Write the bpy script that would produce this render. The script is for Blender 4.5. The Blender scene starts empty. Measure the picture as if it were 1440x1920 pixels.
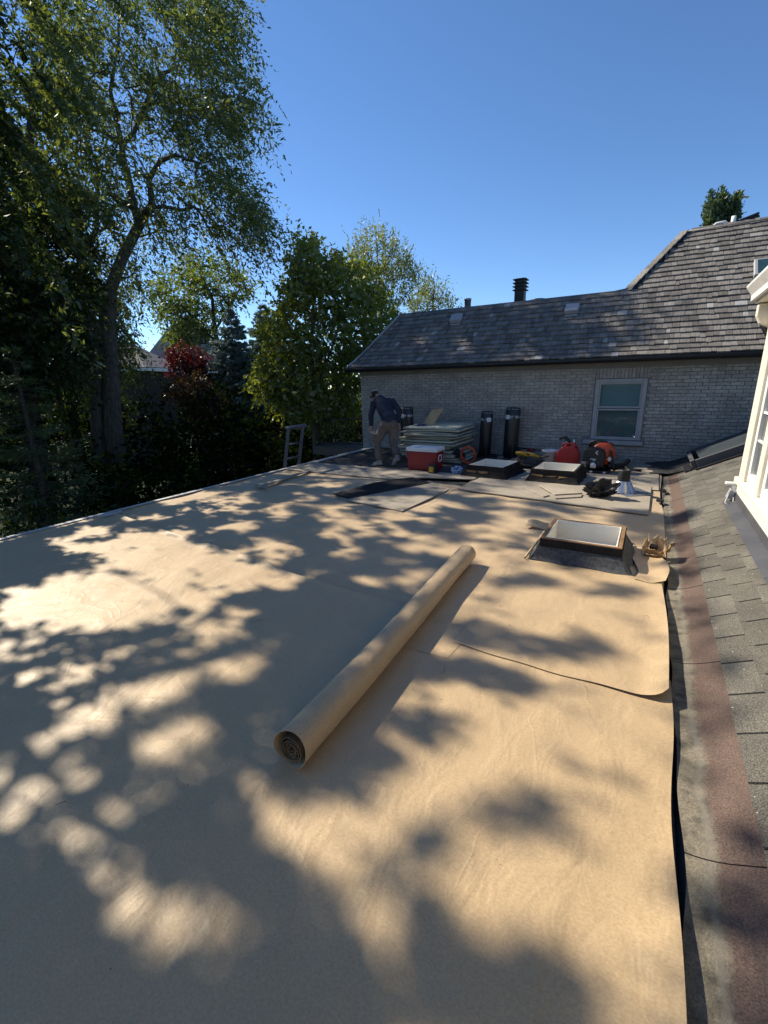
import bpy, math, random
import numpy as np
from mathutils import Vector, Matrix, Euler
random.seed(7)
RNG = np.random.default_rng(11)
scene = bpy.context.scene
COL = scene.collection

# ------------------------------------------------------------------ camera
FPX, CX, CY = 850.0, 720.0, 960.0
def _u(v):
    v = np.array(v, float); return v / np.linalg.norm(v)
_yc = _u([1229 - CX, 706 - CY, FPX]); _xc = -_u([-856 - CX, 754 - CY, FPX])
_xc = _u(_xc - _yc * _xc.dot(_yc)); _zc = np.cross(_xc, _yc)
RC = np.stack([_xc, _yc, _zc], 1)
CAM = np.array([0, 0, 1.7])
cam_d = bpy.data.cameras.new('camera'); cam = bpy.data.objects.new('camera', cam_d); COL.objects.link(cam)
m = Matrix(((RC[0][0], -RC[1][0], -RC[2][0], 0), (RC[0][1], -RC[1][1], -RC[2][1], 0), (RC[0][2], -RC[1][2], -RC[2][2], 0), (0, 0, 0, 1)))
cam.matrix_world = Matrix.Translation(CAM) @ m
cam_d.sensor_fit = 'VERTICAL'; cam_d.sensor_height = 36.0; cam_d.sensor_width = 27.0
cam_d.lens = FPX / 1920 * 36.0
cam_d.clip_start = 0.05; cam_d.clip_end = 900
scene.camera = cam
scene.render.resolution_x, scene.render.resolution_y = 768, 1024

# ------------------------------------------------------------------ light
SUN_EL, SUN_AZ = math.radians(41), math.radians(8)      # azimuth measured from -X towards +Y
SUN = np.array([-math.cos(SUN_EL) * math.cos(SUN_AZ), math.cos(SUN_EL) * math.sin(SUN_AZ), math.sin(SUN_EL)])
w = bpy.data.worlds.new('World'); scene.world = w; w.use_nodes = True
nt = w.node_tree; nt.nodes.clear()
sky = nt.nodes.new('ShaderNodeTexSky'); sky.sky_type = 'NISHITA'; sky.sun_disc = False
sky.sun_elevation = SUN_EL; sky.sun_rotation = math.atan2(SUN[0], SUN[1])
sky.air_density = .85; sky.dust_density = 0.0; sky.ozone_density = 4.0; sky.altitude = 1200
bg = nt.nodes.new('ShaderNodeBackground'); bg.inputs['Strength'].default_value = 0.113
wo = nt.nodes.new('ShaderNodeOutputWorld')
hs = nt.nodes.new('ShaderNodeHueSaturation'); hs.inputs['Saturation'].default_value = 1.09; hs.inputs['Fac'].default_value = 1.0
nt.links.new(sky.outputs[0], hs.inputs['Color']); nt.links.new(hs.outputs[0], bg.inputs['Color']); nt.links.new(bg.outputs[0], wo.inputs['Surface'])
sd = bpy.data.lights.new('sun', 'SUN'); sd.energy = 4.9; sd.angle = math.radians(0.53); sd.color = (1.0, 0.91, 0.75)
so = bpy.data.objects.new('sun', sd); COL.objects.link(so)
so.rotation_euler = Vector(-SUN).to_track_quat('-Z', 'Y').to_euler(); so.location = tuple(SUN * 60)
vs = scene.view_settings
vs.view_transform = 'Standard'; vs.look = 'None'; vs.exposure = 0.67; vs.gamma = 1.0; vs.use_curve_mapping = False
scene.cycles.max_bounces = 6; scene.cycles.transparent_max_bounces = 8

# ------------------------------------------------------------------ pixel rays of the photograph -> points of the place
def ray(px, py):
    return RC.T @ np.array([(px - CX) / FPX, (py - CY) / FPX, 1.0])
def gp(px, py, z=0.0):
    d = ray(px, py); return CAM + d * ((z - CAM[2]) / d[2])
def dp(px, py, depth):
    return CAM + ray(px, py) * depth
def yp(px, py, y):
    d = ray(px, py); return CAM + d * ((y - CAM[1]) / d[1])
def pix(P):
    c = (np.asarray(P) - CAM) @ RC.T
    return CX + FPX * c[..., 0] / c[..., 2], CY + FPX * c[..., 1] / c[..., 2], c[..., 2]

# ------------------------------------------------------------------ materials
def nd(t, kind, **kw):
    n = t.nodes.new(kind)
    for k, v in kw.items():
        if k in ('operation', 'blend_type', 'data_type', 'attribute_name', 'noise_dimensions', 'wave_type', 'bands_direction', 'feature', 'distance'):
            setattr(n, k, v)
        else:
            n.inputs[k].default_value = v
    return n
def rgba(c): return (c[0], c[1], c[2], 1.0)
def mixc(t, fac, a, b, blend='MIX'):
    n = t.nodes.new('ShaderNodeMix'); n.data_type = 'RGBA'; n.blend_type = blend
    for s, v in ((n.inputs[0], fac), (n.inputs[6], a), (n.inputs[7], b)):
        if isinstance(v, (int, float)): s.default_value = v
        elif isinstance(v, tuple): s.default_value = rgba(v)
        else: t.links.new(v, s)
    return n.outputs[2]
def ramp(t, x, lo, hi, smooth=False):
    n = t.nodes.new('ShaderNodeMapRange'); n.inputs['From Min'].default_value = lo; n.inputs['From Max'].default_value = hi
    if smooth: n.interpolation_type = 'SMOOTHSTEP'
    t.links.new(x, n.inputs['Value']); return n.outputs['Result']
def math_(t, op, a, b=None):
    n = t.nodes.new('ShaderNodeMath'); n.operation = op
    for i, v in enumerate((a, b)):
        if v is None: continue
        if isinstance(v, (int, float)): n.inputs[i].default_value = v
        else: t.links.new(v, n.inputs[i])
    return n.outputs[0]
def noise(t, vec, scale, detail=4, rough=.55, dist=0.0):
    n = nd(t, 'ShaderNodeTexNoise', Scale=scale, Detail=detail, Roughness=rough, Distortion=dist)
    t.links.new(vec, n.inputs['Vector']); return n.outputs['Fac']
def mapping(t, vec, scale=(1, 1, 1), rot=(0, 0, 0)):
    n = t.nodes.new('ShaderNodeMapping'); n.inputs['Scale'].default_value = scale; n.inputs['Rotation'].default_value = rot
    t.links.new(vec, n.inputs['Vector']); return n.outputs[0]
def base_mat(name):
    mt = bpy.data.materials.new(name); mt.use_nodes = True; t = mt.node_tree; t.nodes.clear()
    out = t.nodes.new('ShaderNodeOutputMaterial'); p = t.nodes.new('ShaderNodeBsdfPrincipled')
    t.links.new(p.outputs[0], out.inputs['Surface'])
    tc = t.nodes.new('ShaderNodeTexCoord'); geo = t.nodes.new('ShaderNodeNewGeometry'); oi = t.nodes.new('ShaderNodeObjectInfo')
    return mt, t, p, tc, geo, oi, out
def rnd_value(t, geo, oi):
    s = math_(t, 'ADD', math_(t, 'MULTIPLY', oi.outputs['Random'], 37.3), math_(t, 'MULTIPLY', geo.outputs['Random Per Island'], 91.7))
    wn = t.nodes.new('ShaderNodeTexWhiteNoise'); wn.noise_dimensions = '1D'; t.links.new(s, wn.inputs['W']); return wn.outputs['Value']
def bump(t, p, h, strength, dist=.01):
    b = t.nodes.new('ShaderNodeBump'); b.inputs['Strength'].default_value = strength; b.inputs['Distance'].default_value = dist
    t.links.new(h, b.inputs['Height']); t.links.new(b.outputs[0], p.inputs['Normal'])
def mat(name, c1, c2=None, scale=6, rough=.75, spec=.3, metal=0.0, vary=0.0, bmp=0.0, bscale=60, bdist=.004, stretch=(1, 1, 1), coat=0.0, detail=5, fine=0.0):
    mt, t, p, tc, geo, oi, out = base_mat(name)
    v = mapping(t, geo.outputs['Position'], stretch)
    c2 = c2 or tuple(x * .75 for x in c1)
    col = mixc(t, ramp(t, noise(t, v, scale, detail), .35, .65), c1, c2)
    if fine:
        f = ramp(t, noise(t, v, scale * 14, 3, .7), .3, .7)
        col = mixc(t, fine, col, mixc(t, f, (.25, .25, .25), (1.6, 1.6, 1.6)), 'MULTIPLY')
    if vary:
        r = rnd_value(t, geo, oi)
        k = t.nodes.new('ShaderNodeMapRange'); k.inputs['To Min'].default_value = 1 - vary; k.inputs['To Max'].default_value = 1 + vary
        t.links.new(r, k.inputs['Value'])
        cc = t.nodes.new('ShaderNodeCombineColor')
        for i in range(3): t.links.new(k.outputs[0], cc.inputs[i])
        col = mixc(t, 1.0, col, cc.outputs[0], 'MULTIPLY')
    t.links.new(col, p.inputs['Base Color'])
    p.inputs['Metallic'].default_value = metal; p.inputs['Specular IOR Level'].default_value = spec
    p.inputs['Coat Weight'].default_value = coat
    rr = t.nodes.new('ShaderNodeMapRange'); rr.inputs['To Min'].default_value = max(.03, rough - .1); rr.inputs['To Max'].default_value = min(1, rough + .1)
    t.links.new(noise(t, v, scale * 2.3, 3), rr.inputs['Value']); t.links.new(rr.outputs[0], p.inputs['Roughness'])
    if bmp: bump(t, p, noise(t, v, bscale, 5, .6), bmp, bdist)
    return mt
def leaf_mat(name, c1, c2, trans=.35, tcol=None, gloss=.05):
    mt = bpy.data.materials.new(name); mt.use_nodes = True; t = mt.node_tree; t.nodes.clear()
    out = t.nodes.new('ShaderNodeOutputMaterial')
    at = nd(t, 'ShaderNodeAttribute', attribute_name='rnd')
    col = mixc(t, at.outputs['Fac'], c1, c2)
    d = t.nodes.new('ShaderNodeBsdfDiffuse'); tr = t.nodes.new('ShaderNodeBsdfTranslucent'); g = nd(t, 'ShaderNodeBsdfGlossy', Roughness=.45)
    g.inputs['Color'].default_value = (1, 1, 1, 1)
    t.links.new(col, d.inputs['Color'])
    tc_ = mixc(t, 1.0, col, tcol or (1.5, 1.35, .55), 'MULTIPLY'); t.links.new(tc_, tr.inputs['Color'])
    m1 = nd(t, 'ShaderNodeMixShader', Fac=trans); t.links.new(d.outputs[0], m1.inputs[1]); t.links.new(tr.outputs[0], m1.inputs[2])
    m2 = nd(t, 'ShaderNodeMixShader', Fac=gloss); t.links.new(m1.outputs[0], m2.inputs[1]); t.links.new(g.outputs[0], m2.inputs[2])
    t.links.new(m2.outputs[0], out.inputs['Surface']); return mt

# ------------------------------------------------------------------ objects
ROOT = {}
def tag(o, label=None, cat=None, group=None, kind=None):
    if label: o['label'] = label
    if cat: o['category'] = cat
    if group: o['group'] = group
    if kind: o['kind'] = kind
    return o
def thing(name, label, cat, loc=(0, 0, 0), group=None):
    o = bpy.data.objects.new(name, None); COL.objects.link(o); o.location = tuple(float(x) for x in loc); o.empty_display_size = .1
    ROOT[o.name] = np.array([float(x) for x in loc])
    return tag(o, label, cat, group)
def root_loc(o):
    while o.parent is not None: o = o.parent
    return ROOT.get(o.name, np.zeros(3))
def link(name, me, mt, parent=None):
    o = bpy.data.objects.new(name, me); COL.objects.link(o)
    if mt is not None and len(me.materials) == 0: me.materials.append(mt)
    if parent is not None: o.parent = parent
    return o
class MB:
    """collects faces of ONE mesh"""
    def __init__(s): s.v = []; s.f = []; s.sm = []
    def add(s, vs, fs, smooth=False):
        n = len(s.v); s.v.extend([tuple(map(float, p)) for p in vs]); s.f.extend([tuple(n + i for i in f) for f in fs]); s.sm.extend([smooth] * len(fs)); return s
    def box(s, c, d, rot=None, jit=0.0):
        x, y, z = d[0] / 2, d[1] / 2, d[2] / 2
        P = [Vector((a * x, b * y, e * z)) for e in (-1, 1) for b in (-1, 1) for a in (-1, 1)]
        if jit: P = [p + Vector((random.uniform(-jit, jit), random.uniform(-jit, jit), random.uniform(-jit, jit))) for p in P]
        if rot is not None:
            R = rot if isinstance(rot, Matrix) else Euler(rot).to_matrix(); P = [R @ p for p in P]
        return s.add([p + Vector(c) for p in P], [(0, 2, 3, 1), (4, 5, 7, 6), (0, 1, 5, 4), (2, 6, 7, 3), (0, 4, 6, 2), (1, 3, 7, 5)])
    def tube(s, pts, r, n=10, caps=True, flat=1.0, up=None):
        pts = [Vector(p) for p in pts]; rs = r if isinstance(r, (list, tuple)) else [r] * len(pts)
        vs, fs = [], []; ref = Vector(up) if up is not None else None
        for i, p in enumerate(pts):
            t = (pts[min(i + 1, len(pts) - 1)] - pts[max(i - 1, 0)]).normalized()
            if ref is None: ref = Vector((0, 0, 1)) if abs(t.z) < .9 else Vector((1, 0, 0))
            a = (ref - t * ref.dot(t)).normalized(); b = t.cross(a)
            if up is None: ref = a
            for k in range(n):
                an = 2 * math.pi * k / n; vs.append(p + a * math.cos(an) * rs[i] * flat + b * math.sin(an) * rs[i])
        for i in range(len(pts) - 1):
            for k in range(n): fs.append((i * n + k, i * n + (k + 1) % n, (i + 1) * n + (k + 1) % n, (i + 1) * n + k))
        s.add(vs, fs, True)
        if caps:
            b0 = len(s.v) - len(vs); s.f.append(tuple(b0 + k for k in range(n))[::-1]); s.f.append(tuple(b0 + (len(pts) - 1) * n + k for k in range(n))); s.sm.extend([False, False])
        return s
    def lathe(s, c, prof, n=20, closed=False, axis=None):
        c = Vector(c); R = Vector((0, 0, 1)).rotation_difference(Vector(axis)).to_matrix() if axis is not None else Matrix.Identity(3)
        vs = [c + R @ Vector((r * math.cos(2 * math.pi * k / n), r * math.sin(2 * math.pi * k / n), z)) for r, z in prof for k in range(n)]
        fs = [(i * n + k, i * n + (k + 1) % n, (i + 1) * n + (k + 1) % n, (i + 1) * n + k) for i in range(len(prof) - 1) for k in range(n)]
        return s.add(vs, fs, True)
    def ball(s, c, r, n=12, m_=8, rot=None):
        R = rot if rot is not None else Matrix.Identity(3); rx, ry, rz = (r, r, r) if isinstance(r, (int, float)) else r
        vs = []; fs = []
        for i in range(m_ + 1):
            th = math.pi * i / m_
            for k in range(n):
                ph = 2 * math.pi * k / n
                vs.append(Vector(c) + R @ Vector((rx * math.sin(th) * math.cos(ph), ry * math.sin(th) * math.sin(ph), -rz * math.cos(th))))
        for i in range(m_):
            for k in range(n): fs.append((i * n + k, i * n + (k + 1) % n, (i + 1) * n + (k + 1) % n, (i + 1) * n + k))
        return s.add(vs, fs, True)
    def prism(s, poly, dirv):
        n = len(poly); d = Vector(dirv); P = [Vector(p) for p in poly]
        return s.add(P + [p + d for p in P], [tuple(range(n))[::-1], tuple(range(n, 2 * n))] + [(i, (i + 1) % n, n + (i + 1) % n, n + i) for i in range(n)])
    def grid(s, fn, nu, nv, smooth=True):
        vs = [fn(i / nu, j / nv) for j in range(nv + 1) for i in range(nu + 1)]
        fs = [(j * (nu + 1) + i, j * (nu + 1) + i + 1, (j + 1) * (nu + 1) + i + 1, (j + 1) * (nu + 1) + i) for j in range(nv) for i in range(nu)]
        return s.add(vs, fs, smooth)
    def mesh(s, name, off=(0, 0, 0)):
        me = bpy.data.meshes.new(name); o = np.array(off, float)
        V = np.array(s.v, float).reshape(-1, 3) - o
        me.from_pydata(V.tolist(), [], s.f); me.polygons.foreach_set('use_smooth', s.sm); me.update(); return me
    def build(s, name, mt, parent=None, bevel=0.0, label=None, seg=1):
        off = root_loc(parent) if parent is not None else (0, 0, 0)
        o = link(name, s.mesh(name, off), mt, parent)
        if bevel:
            b = o.modifiers.new('b', 'BEVEL'); b.width = bevel; b.segments = seg; b.limit_method = 'ANGLE'
        if label: o['label'] = label
        return o
def solo(name, label, cat, mb, mt, group=None, bevel=0.0):
    """a thing that is one mesh"""
    o = mb.build(name, mt, None, bevel); return tag(o, label, cat, group)
def wob(a, b, s=1.0, seed=0.0):
    return (math.sin(a * 1.7 * s + seed) * math.cos(b * 2.3 * s + seed * 1.7) + .5 * math.sin(a * 4.1 * s + b * 3.3 * s + seed * 2.1) + .3 * math.sin(b * 7.7 * s - a * 6.1 * s + seed)) / 1.8
def fast_mesh(name, V, F, smooth=False, rnd=None):
    """V (n,3), F (m,k) arrays -> mesh"""
    me = bpy.data.meshes.new(name); V = np.ascontiguousarray(V, np.float32); F = np.ascontiguousarray(F, np.int32); k = F.shape[1]
    me.vertices.add(len(V)); me.vertices.foreach_set('co', V.ravel()); me.loops.add(F.size); me.loops.foreach_set('vertex_index', F.ravel())
    me.polygons.add(len(F)); me.polygons.foreach_set('loop_start', np.arange(0, F.size, k, dtype=np.int32))
    if smooth: me.polygons.foreach_set('use_smooth', np.ones(len(F), bool))
    if rnd is not None:
        at = me.attributes.new('rnd', 'FLOAT', 'FACE'); at.data.foreach_set('value', np.ascontiguousarray(rnd, np.float32))
    me.update(calc_edges=True); return me

# ================================================================== materials of the place
def paper_mat(name, c1, c2):
    mt, t, p, tc, geo, oi, out = base_mat(name)
    P = geo.outputs['Position']
    blotch = ramp(t, noise(t, P, 1.3, 5, .6), .3, .7)
    col = mixc(t, blotch, c1, c2)
    streak = ramp(t, noise(t, mapping(t, P, (9, 1.2, 1), (0, 0, .15)), 1.6, 6, .65), .35, .75)
    col = mixc(t, math_(t, 'MULTIPLY', streak, .12), col, tuple(x * .72 for x in c1))
    fib = ramp(t, noise(t, mapping(t, P, (1.0, 1.3, 1)), 95, 4, .72), .3, .72)
    col = mixc(t, .46, col, mixc(t, fib, (.55, .52, .5), (1.25, 1.25, 1.22)), 'MULTIPLY')
    scuff = ramp(t, noise(t, mapping(t, P, (1, 2.6, 1), (0, 0, .5)), 2.7, 7, .72), .60, .74)
    col = mixc(t, math_(t, 'MULTIPLY', scuff, .16), col, tuple(x * 1.28 for x in c1))
    dirt = ramp(t, noise(t, P, 7.0, 6, .7), .62, .78)
    col = mixc(t, math_(t, 'MULTIPLY', dirt, .22), col, (.20, .14, .085))
    spk = ramp(t, noise(t, P, 330, 1, .5), .70, .78)
    col = mixc(t, math_(t, 'MULTIPLY', spk, .35), col, (.16, .10, .05))
    t.links.new(col, p.inputs['Base Color'])
    p.inputs['Roughness'].default_value = .52; p.inputs['Specular IOR Level'].default_value = .55
    p.inputs['Sheen Weight'].default_value = .15
    soft = noise(t, mapping(t, P, (1.5, .8, 1), (0, 0, .3)), 4.5, 3, .5, .6)
    crease = noise(t, P, 1.6, 2, .5, 1.2); crease = math_(t, 'ABSOLUTE', math_(t, 'SUBTRACT', crease, .5)); crease = math_(t, 'SUBTRACT', 1.0, ramp(t, crease, .0, .03))
    fuzz = noise(t, P, 60, 4, .65)
    h = math_(t, 'ADD', math_(t, 'ADD', math_(t, 'MULTIPLY', soft, .8), math_(t, 'MULTIPLY', crease, .045)), math_(t, 'MULTIPLY', fuzz, .06))
    bump(t, p, h, .8, .02)
    return mt
M_PAPER = paper_mat('kraft_paper', (.495, .352, .196), (.458, .326, .18))
M_PAPER2 = paper_mat('kraft_paper_pale', (.49, .36, .215), (.45, .325, .19))  # slightly paler kraft tone for the far sheet and scraps
M_DECK = mat('roof_felt', (.035, .035, .036), (.055, .053, .05), 5, .8, .35, bmp=.5, bscale=40, fine=.5)
M_FELT = mat('black_membrane', (.011, .011, .012), (.018, .0175, .0175), 4, .75, .22, bmp=.4, bscale=14, bdist=.01, fine=.5)
M_GRAN = mat('granule_membrane', (.028, .030, .036), (.075, .08, .09), 30, .75, .5, bmp=.8, bscale=160, bdist=.006, fine=.9)
M_BOARD = mat('cover_board', (.37, .32, .255), (.31, .27, .215), 3, .85, .2, vary=.07, bmp=.15, bscale=30, fine=.25)
M_BEDGE = mat('stack_board', (.50, .50, .40), (.34, .345, .29), 3.5, .85, .2, vary=.22, bmp=.3, bscale=45, stretch=(1, 1, 6), fine=.3)
M_WMETAL = mat('pale_metal', (.50, .50, .50), (.40, .40, .41), 4, .5, .5, fine=.15)
M_DGREY = mat('dark_flashing', (.060, .062, .072), (.082, .083, .09), 3, .55, .4, fine=.2)
M_BRICK = mat('grey_brick', (.42, .395, .36), (.305, .29, .268), 1.7, .88, .2, detail=8, vary=.12, bmp=.6, bscale=70, bdist=.004, fine=.35)
M_MORTAR = mat('mortar', (.25, .24, .222), (.18, .172, .16), 5, .95, .1, bmp=.4, bscale=90, fine=.3)
M_GTRIM = mat('grey_trim', (.20, .195, .185), (.17, .168, .16), 3, .6, .3)
M_WINFR = mat('window_grey', (.36, .365, .38), (.31, .315, .33), 3, .5, .35)
M_BLACK = mat('black_gutter', (.010, .010, .012), (.016, .016, .018), 4, .45, .4)
M_STUCCO = mat('cream_stucco', (.74, .70, .60), (.68, .64, .54), 2, .85, .2, bmp=.35, bscale=120, fine=.08)
M_CREAM = mat('cream_trim', (.76, .71, .58), (.68, .63, .51), 3, .6, .3, fine=.08)
M_WHITE = mat('white_paint', (.78, .77, .74), (.70, .69, .66), 3, .5, .35, fine=.08)
def shake_mat():
    mt, t, p, tc, geo, oi, out = base_mat('weathered_shake')
    P = geo.outputs['Position']; r = rnd_value(t, geo, oi)
    grain = noise(t, mapping(t, P, (22, 1.0, 1.0)), 4, 5, .65)
    col = mixc(t, ramp(t, grain, .3, .7), (.108, .098, .088), (.24, .22, .197))
    k = t.nodes.new('ShaderNodeMapRange'); k.inputs['To Min'].default_value = .74; k.inputs['To Max'].default_value = 1.25; t.links.new(r, k.inputs['Value'])
    pw = math_(t, 'POWER', k.outputs[0], 1.3)
    cc = t.nodes.new('ShaderNodeCombineColor')
    for i in range(3): t.links.new(pw, cc.inputs[i])
    col = mixc(t, 1.0, col, cc.outputs[0], 'MULTIPLY')
    col = mixc(t, ramp(t, r, .982, .988), col, mixc(t, ramp(t, grain, .3, .7), (.30, .29, .28), (.42, .40, .385)))
    t.links.new(col, p.inputs['Base Color']); p.inputs['Roughness'].default_value = .8; p.inputs['Specular IOR Level'].default_value = .25
    bump(t, p, grain, .6, .008); return mt
M_SHAKE = shake_mat()
def shingle_mat():
    mt, t, p, tc, geo, oi, out = base_mat('asphalt_shingle')
    P = geo.outputs['Position']; r = rnd_value(t, geo, oi)
    g = noise(t, P, 170, 2, .75)
    col = mixc(t, ramp(t, g, .34, .68), (.042, .038, .032), (.25, .232, .196))
    k = t.nodes.new('ShaderNodeMapRange'); k.inputs['To Min'].default_value = .78; k.inputs['To Max'].default_value = 1.15; t.links.new(r, k.inputs['Value'])
    cc = t.nodes.new('ShaderNodeCombineColor')
    for i in range(3): t.links.new(k.outputs[0], cc.inputs[i])
    col = mixc(t, 1.0, col, cc.outputs[0], 'MULTIPLY')
    col = mixc(t, math_(t, 'MULTIPLY', ramp(t, noise(t, P, 2.5, 5, .6), .4, .66), .6), col, (.06, .055, .048))
    col = mixc(t, ramp(t, noise(t, P, 38, 2, .5), .735, .75), col, (.55, .53, .48))
    t.links.new(col, p.inputs['Base Color']); p.inputs['Roughness'].default_value = .9; p.inputs['Specular IOR Level'].default_value = .25
    bump(t, p, g, .8, .004); return mt
M_SHING = shingle_mat()
def strip_mat():
    mt, t, p, tc, geo, oi, out = base_mat('red_cap_strip')
    P = geo.outputs['Position']; g = noise(t, P, 150, 2, .75)
    sx = t.nodes.new('ShaderNodeSeparateXYZ'); t.links.new(P, sx.inputs[0])
    edge = math_(t, 'ADD', sx.outputs[0], math_(t, 'MULTIPLY', math_(t, 'SUBTRACT', noise(t, mapping(t, P, (1, .9, 1)), 2.4, 6, .6), .5), .13))
    red = mixc(t, ramp(t, g, .32, .7), (.066, .046, .037), (.185, .125, .10))
    tan = mixc(t, ramp(t, g, .32, .7), (.13, .113, .083), (.29, .25, .185))
    tan = mixc(t, ramp(t, noise(t, P, 9, 5, .65), .45, .68), tan, (.05, .046, .04))
    col = mixc(t, ramp(t, edge, .385, .415), tan, red)
    ln = math_(t, 'ABSOLUTE', math_(t, 'SUBTRACT', edge, .375)); line = math_(t, 'SUBTRACT', 1.0, ramp(t, ln, .004, .02))
    col = mixc(t, math_(t, 'MULTIPLY', line, .45), col, (.22, .20, .165))
    dirt = ramp(t, noise(t, mapping(t, P, (2, 1, 1)), 3.1, 5, .6), .5, .72)
    col = mixc(t, math_(t, 'MULTIPLY', dirt, .28), col, (.055, .05, .047))
    t.links.new(col, p.inputs['Base Color']); p.inputs['Roughness'].default_value = .85; p.inputs['Specular IOR Level'].default_value = .3
    bump(t, p, g, .7, .004); return mt
M_STRIP = strip_mat()
def grass_mat():
    return mat('lawn', (.030, .045, .014), (.018, .026, .010), .8, .95, .1, bmp=.5, bscale=30, fine=.5)
M_GRASS = grass_mat()

# ================================================================== setting
GZ = -3.3
g = MB(); g.add([(-400, -400, GZ), (400, -400, GZ), (400, 400, GZ), (-400, 400, GZ)], [(0, 1, 2, 3)])
tag(g.build('ground', M_GRASS), kind='structure')
fr = MB(); fr.box((-3.11, 3.3, -.19), (6.78, 14.8, .30))
flat_roof = tag(fr.build('flat_roof', M_DECK), kind='structure')
hw = MB(); hw.box((-3.0, 3.2, -1.84), (6.3, 14.4, 2.9)); tag(hw.build('house_wall', M_STUCCO), kind='structure')
de = MB()
yy = -4.0
while yy < 10.5:
    L = min(3.05, 10.55 - yy); de.box((-6.53, yy + L / 2, -.04), (.035, L - .004, .115)); de.box((-6.495, yy + L / 2, .021), (.075, L - .004, .006)); yy += L
de.build('drip_edge', M_WMETAL, flat_roof)

# ---- kraft paper sheets
def wr(x, y):
    a = .0055 * math.sin(9 * (x + .45 * y) + 1.3 * math.sin(1.7 * y)) * (0.5 + .5 * math.sin(1.1 * x - .7 * y + 1)) \
        + .0034 * math.sin(17 * (x - .22 * y) + 2 * math.sin(1.3 * y + x)) * (0.5 + .5 * math.sin(.9 * y + 2.3 * x)) \
        + .0035 * wob(x * .8, y * .6, 1.0, 2.2)
    fan = math.sin(26 * math.atan2(x + 1.25, y + 2.0) + 1.5 * math.sin(2.1 * y)) * .0048 * max(0, min(1, (2.4 - y) / 1.4)) * max(0, min(1, (x + 1.2) / .6))
    dg = math.sin(21 * (.42 * x - .9 * (y - 3.3) * .32) + 1.2 * math.sin(1.9 * x)) * .0065 * max(0, min(1, (y - 2.9) / .5)) * max(0, min(1, (-1.5 - x) / .8))
    return (a + fan + dg) * max(.25, min(1, (9 - y) / 4))
def sheet(label, lo, hi, xl, xr, z, name='paper_sheet', lift=None, step=.05, mt=None):
    """lo(x), hi(x): front and back edge; xl(v), xr(v): left and right edge at fraction v"""
    nu = max(4, int((xr(.5) - xl(.5)) / step)); nv = max(4, int((hi(0) - lo(0)) / step)); b = MB()
    def fn(u, v):
        x = xl(v) + (xr(v) - xl(v)) * u; y = lo(x) + (hi(x) - lo(x)) * v
        zz = z + wr(x, y)
        if lift: zz += lift(x, y)
        return (x, y, zz)
    b.grid(fn, nu, nv)
    o = b.build(name, mt or M_PAPER); s = o.modifiers.new('t', 'SOLIDIFY'); s.thickness = .0008; s.offset = -1
    return tag(o, label, 'paper sheet')
redge = lambda y: .276 + .010 * math.sin(2.6 * y + .5) + .006 * math.sin(6.1 * y) + .02 * max(0, (y - 6)) / 3
seam = lambda x: 2.81 - .123 * (x + 1.51)
YN = -1.2
sheet('wide tan kraft paper sheet nearest the bottom, under the long roll and heavy tree shade', lambda x: YN, lambda x: seam(x) + .02 * math.sin(3 * x) if x < -.9 else 2.81 - .123 * .6,
      lambda v: -6.46, lambda v: redge(YN + v * 3.95), .010, lift=lambda x, y: .016 * math.exp(-((y - seam(x)) / .035) ** 2) * (1 if x < -1 else 0) + .022 * max(0, (x - .13) / .14) ** 2 * (.6 + .4 * math.sin(2.2 * y)))
sheet('dappled tan kraft paper sheet in the middle of the roof, between the two long seams', lambda x: seam(x) - .12, lambda x: 5.05 - .05 * x, lambda v: -6.46, lambda v: redge(2.9 + v * 2.3) - .01, .002)
sheet('far tan kraft paper sheet running up to the grey boards at the back', lambda x: 4.95 - .05 * x, lambda x: 7.15 if x < -2.6 else 10.5, lambda v: -6.46, lambda v: min(.30, redge(5 + v * 2.2) + .02 + .02 * math.sin(9 * v)), -.004, mt=M_PAPER2)
def curl(x, y):
    e = max(0, (x - .10) / .20); k = max(0, min(1, (4.1 - y) / 1.5))
    return .085 * e * e * (.18 + .82 * k) + .014 * max(0, min(1, (x + .2) / .5)) * math.exp(-((y - 2.5) / .05) ** 2)
sheet('small tan paper patch with a lifted right edge, in front of the nearest skylight', lambda x: 2.515 - .02 * x + .012 * math.sin(4 * x) + .06 * max(0, (x - .205) / .06) ** 2, lambda x: 4.26,
      lambda v: -.965 - .05 * v + .012 * math.sin(9 * v), lambda v: .262 + .018 * math.sin(3.4 * v) - .01 * v, .0175, lift=curl, step=.03)
sheet('little torn paper patch right of the nearest skylight, beside its dark flashing', lambda x: 4.18 - .05 * x + .012 * math.sin(30 * x), lambda x: 4.98 + .03 * math.sin(25 * x), lambda v: .045 + .03 * math.sin(7 * v), lambda v: .275 + .03 * math.sin(5 * v), .026,
      lift=lambda x, y: .03 * max(0, (x - .15) / .12) ** 2 + .006 * math.sin(18 * y), step=.025)
# loose under-strip beside the roll (torn edge of the first layer)
sheet('narrow paper strip lying in shade along the right side of the roll', lambda x: 2.35, lambda x: 4.03, lambda v: -1.30, lambda v: -.93 + .012 * math.sin(11 * v), .0125, step=.04)

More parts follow.
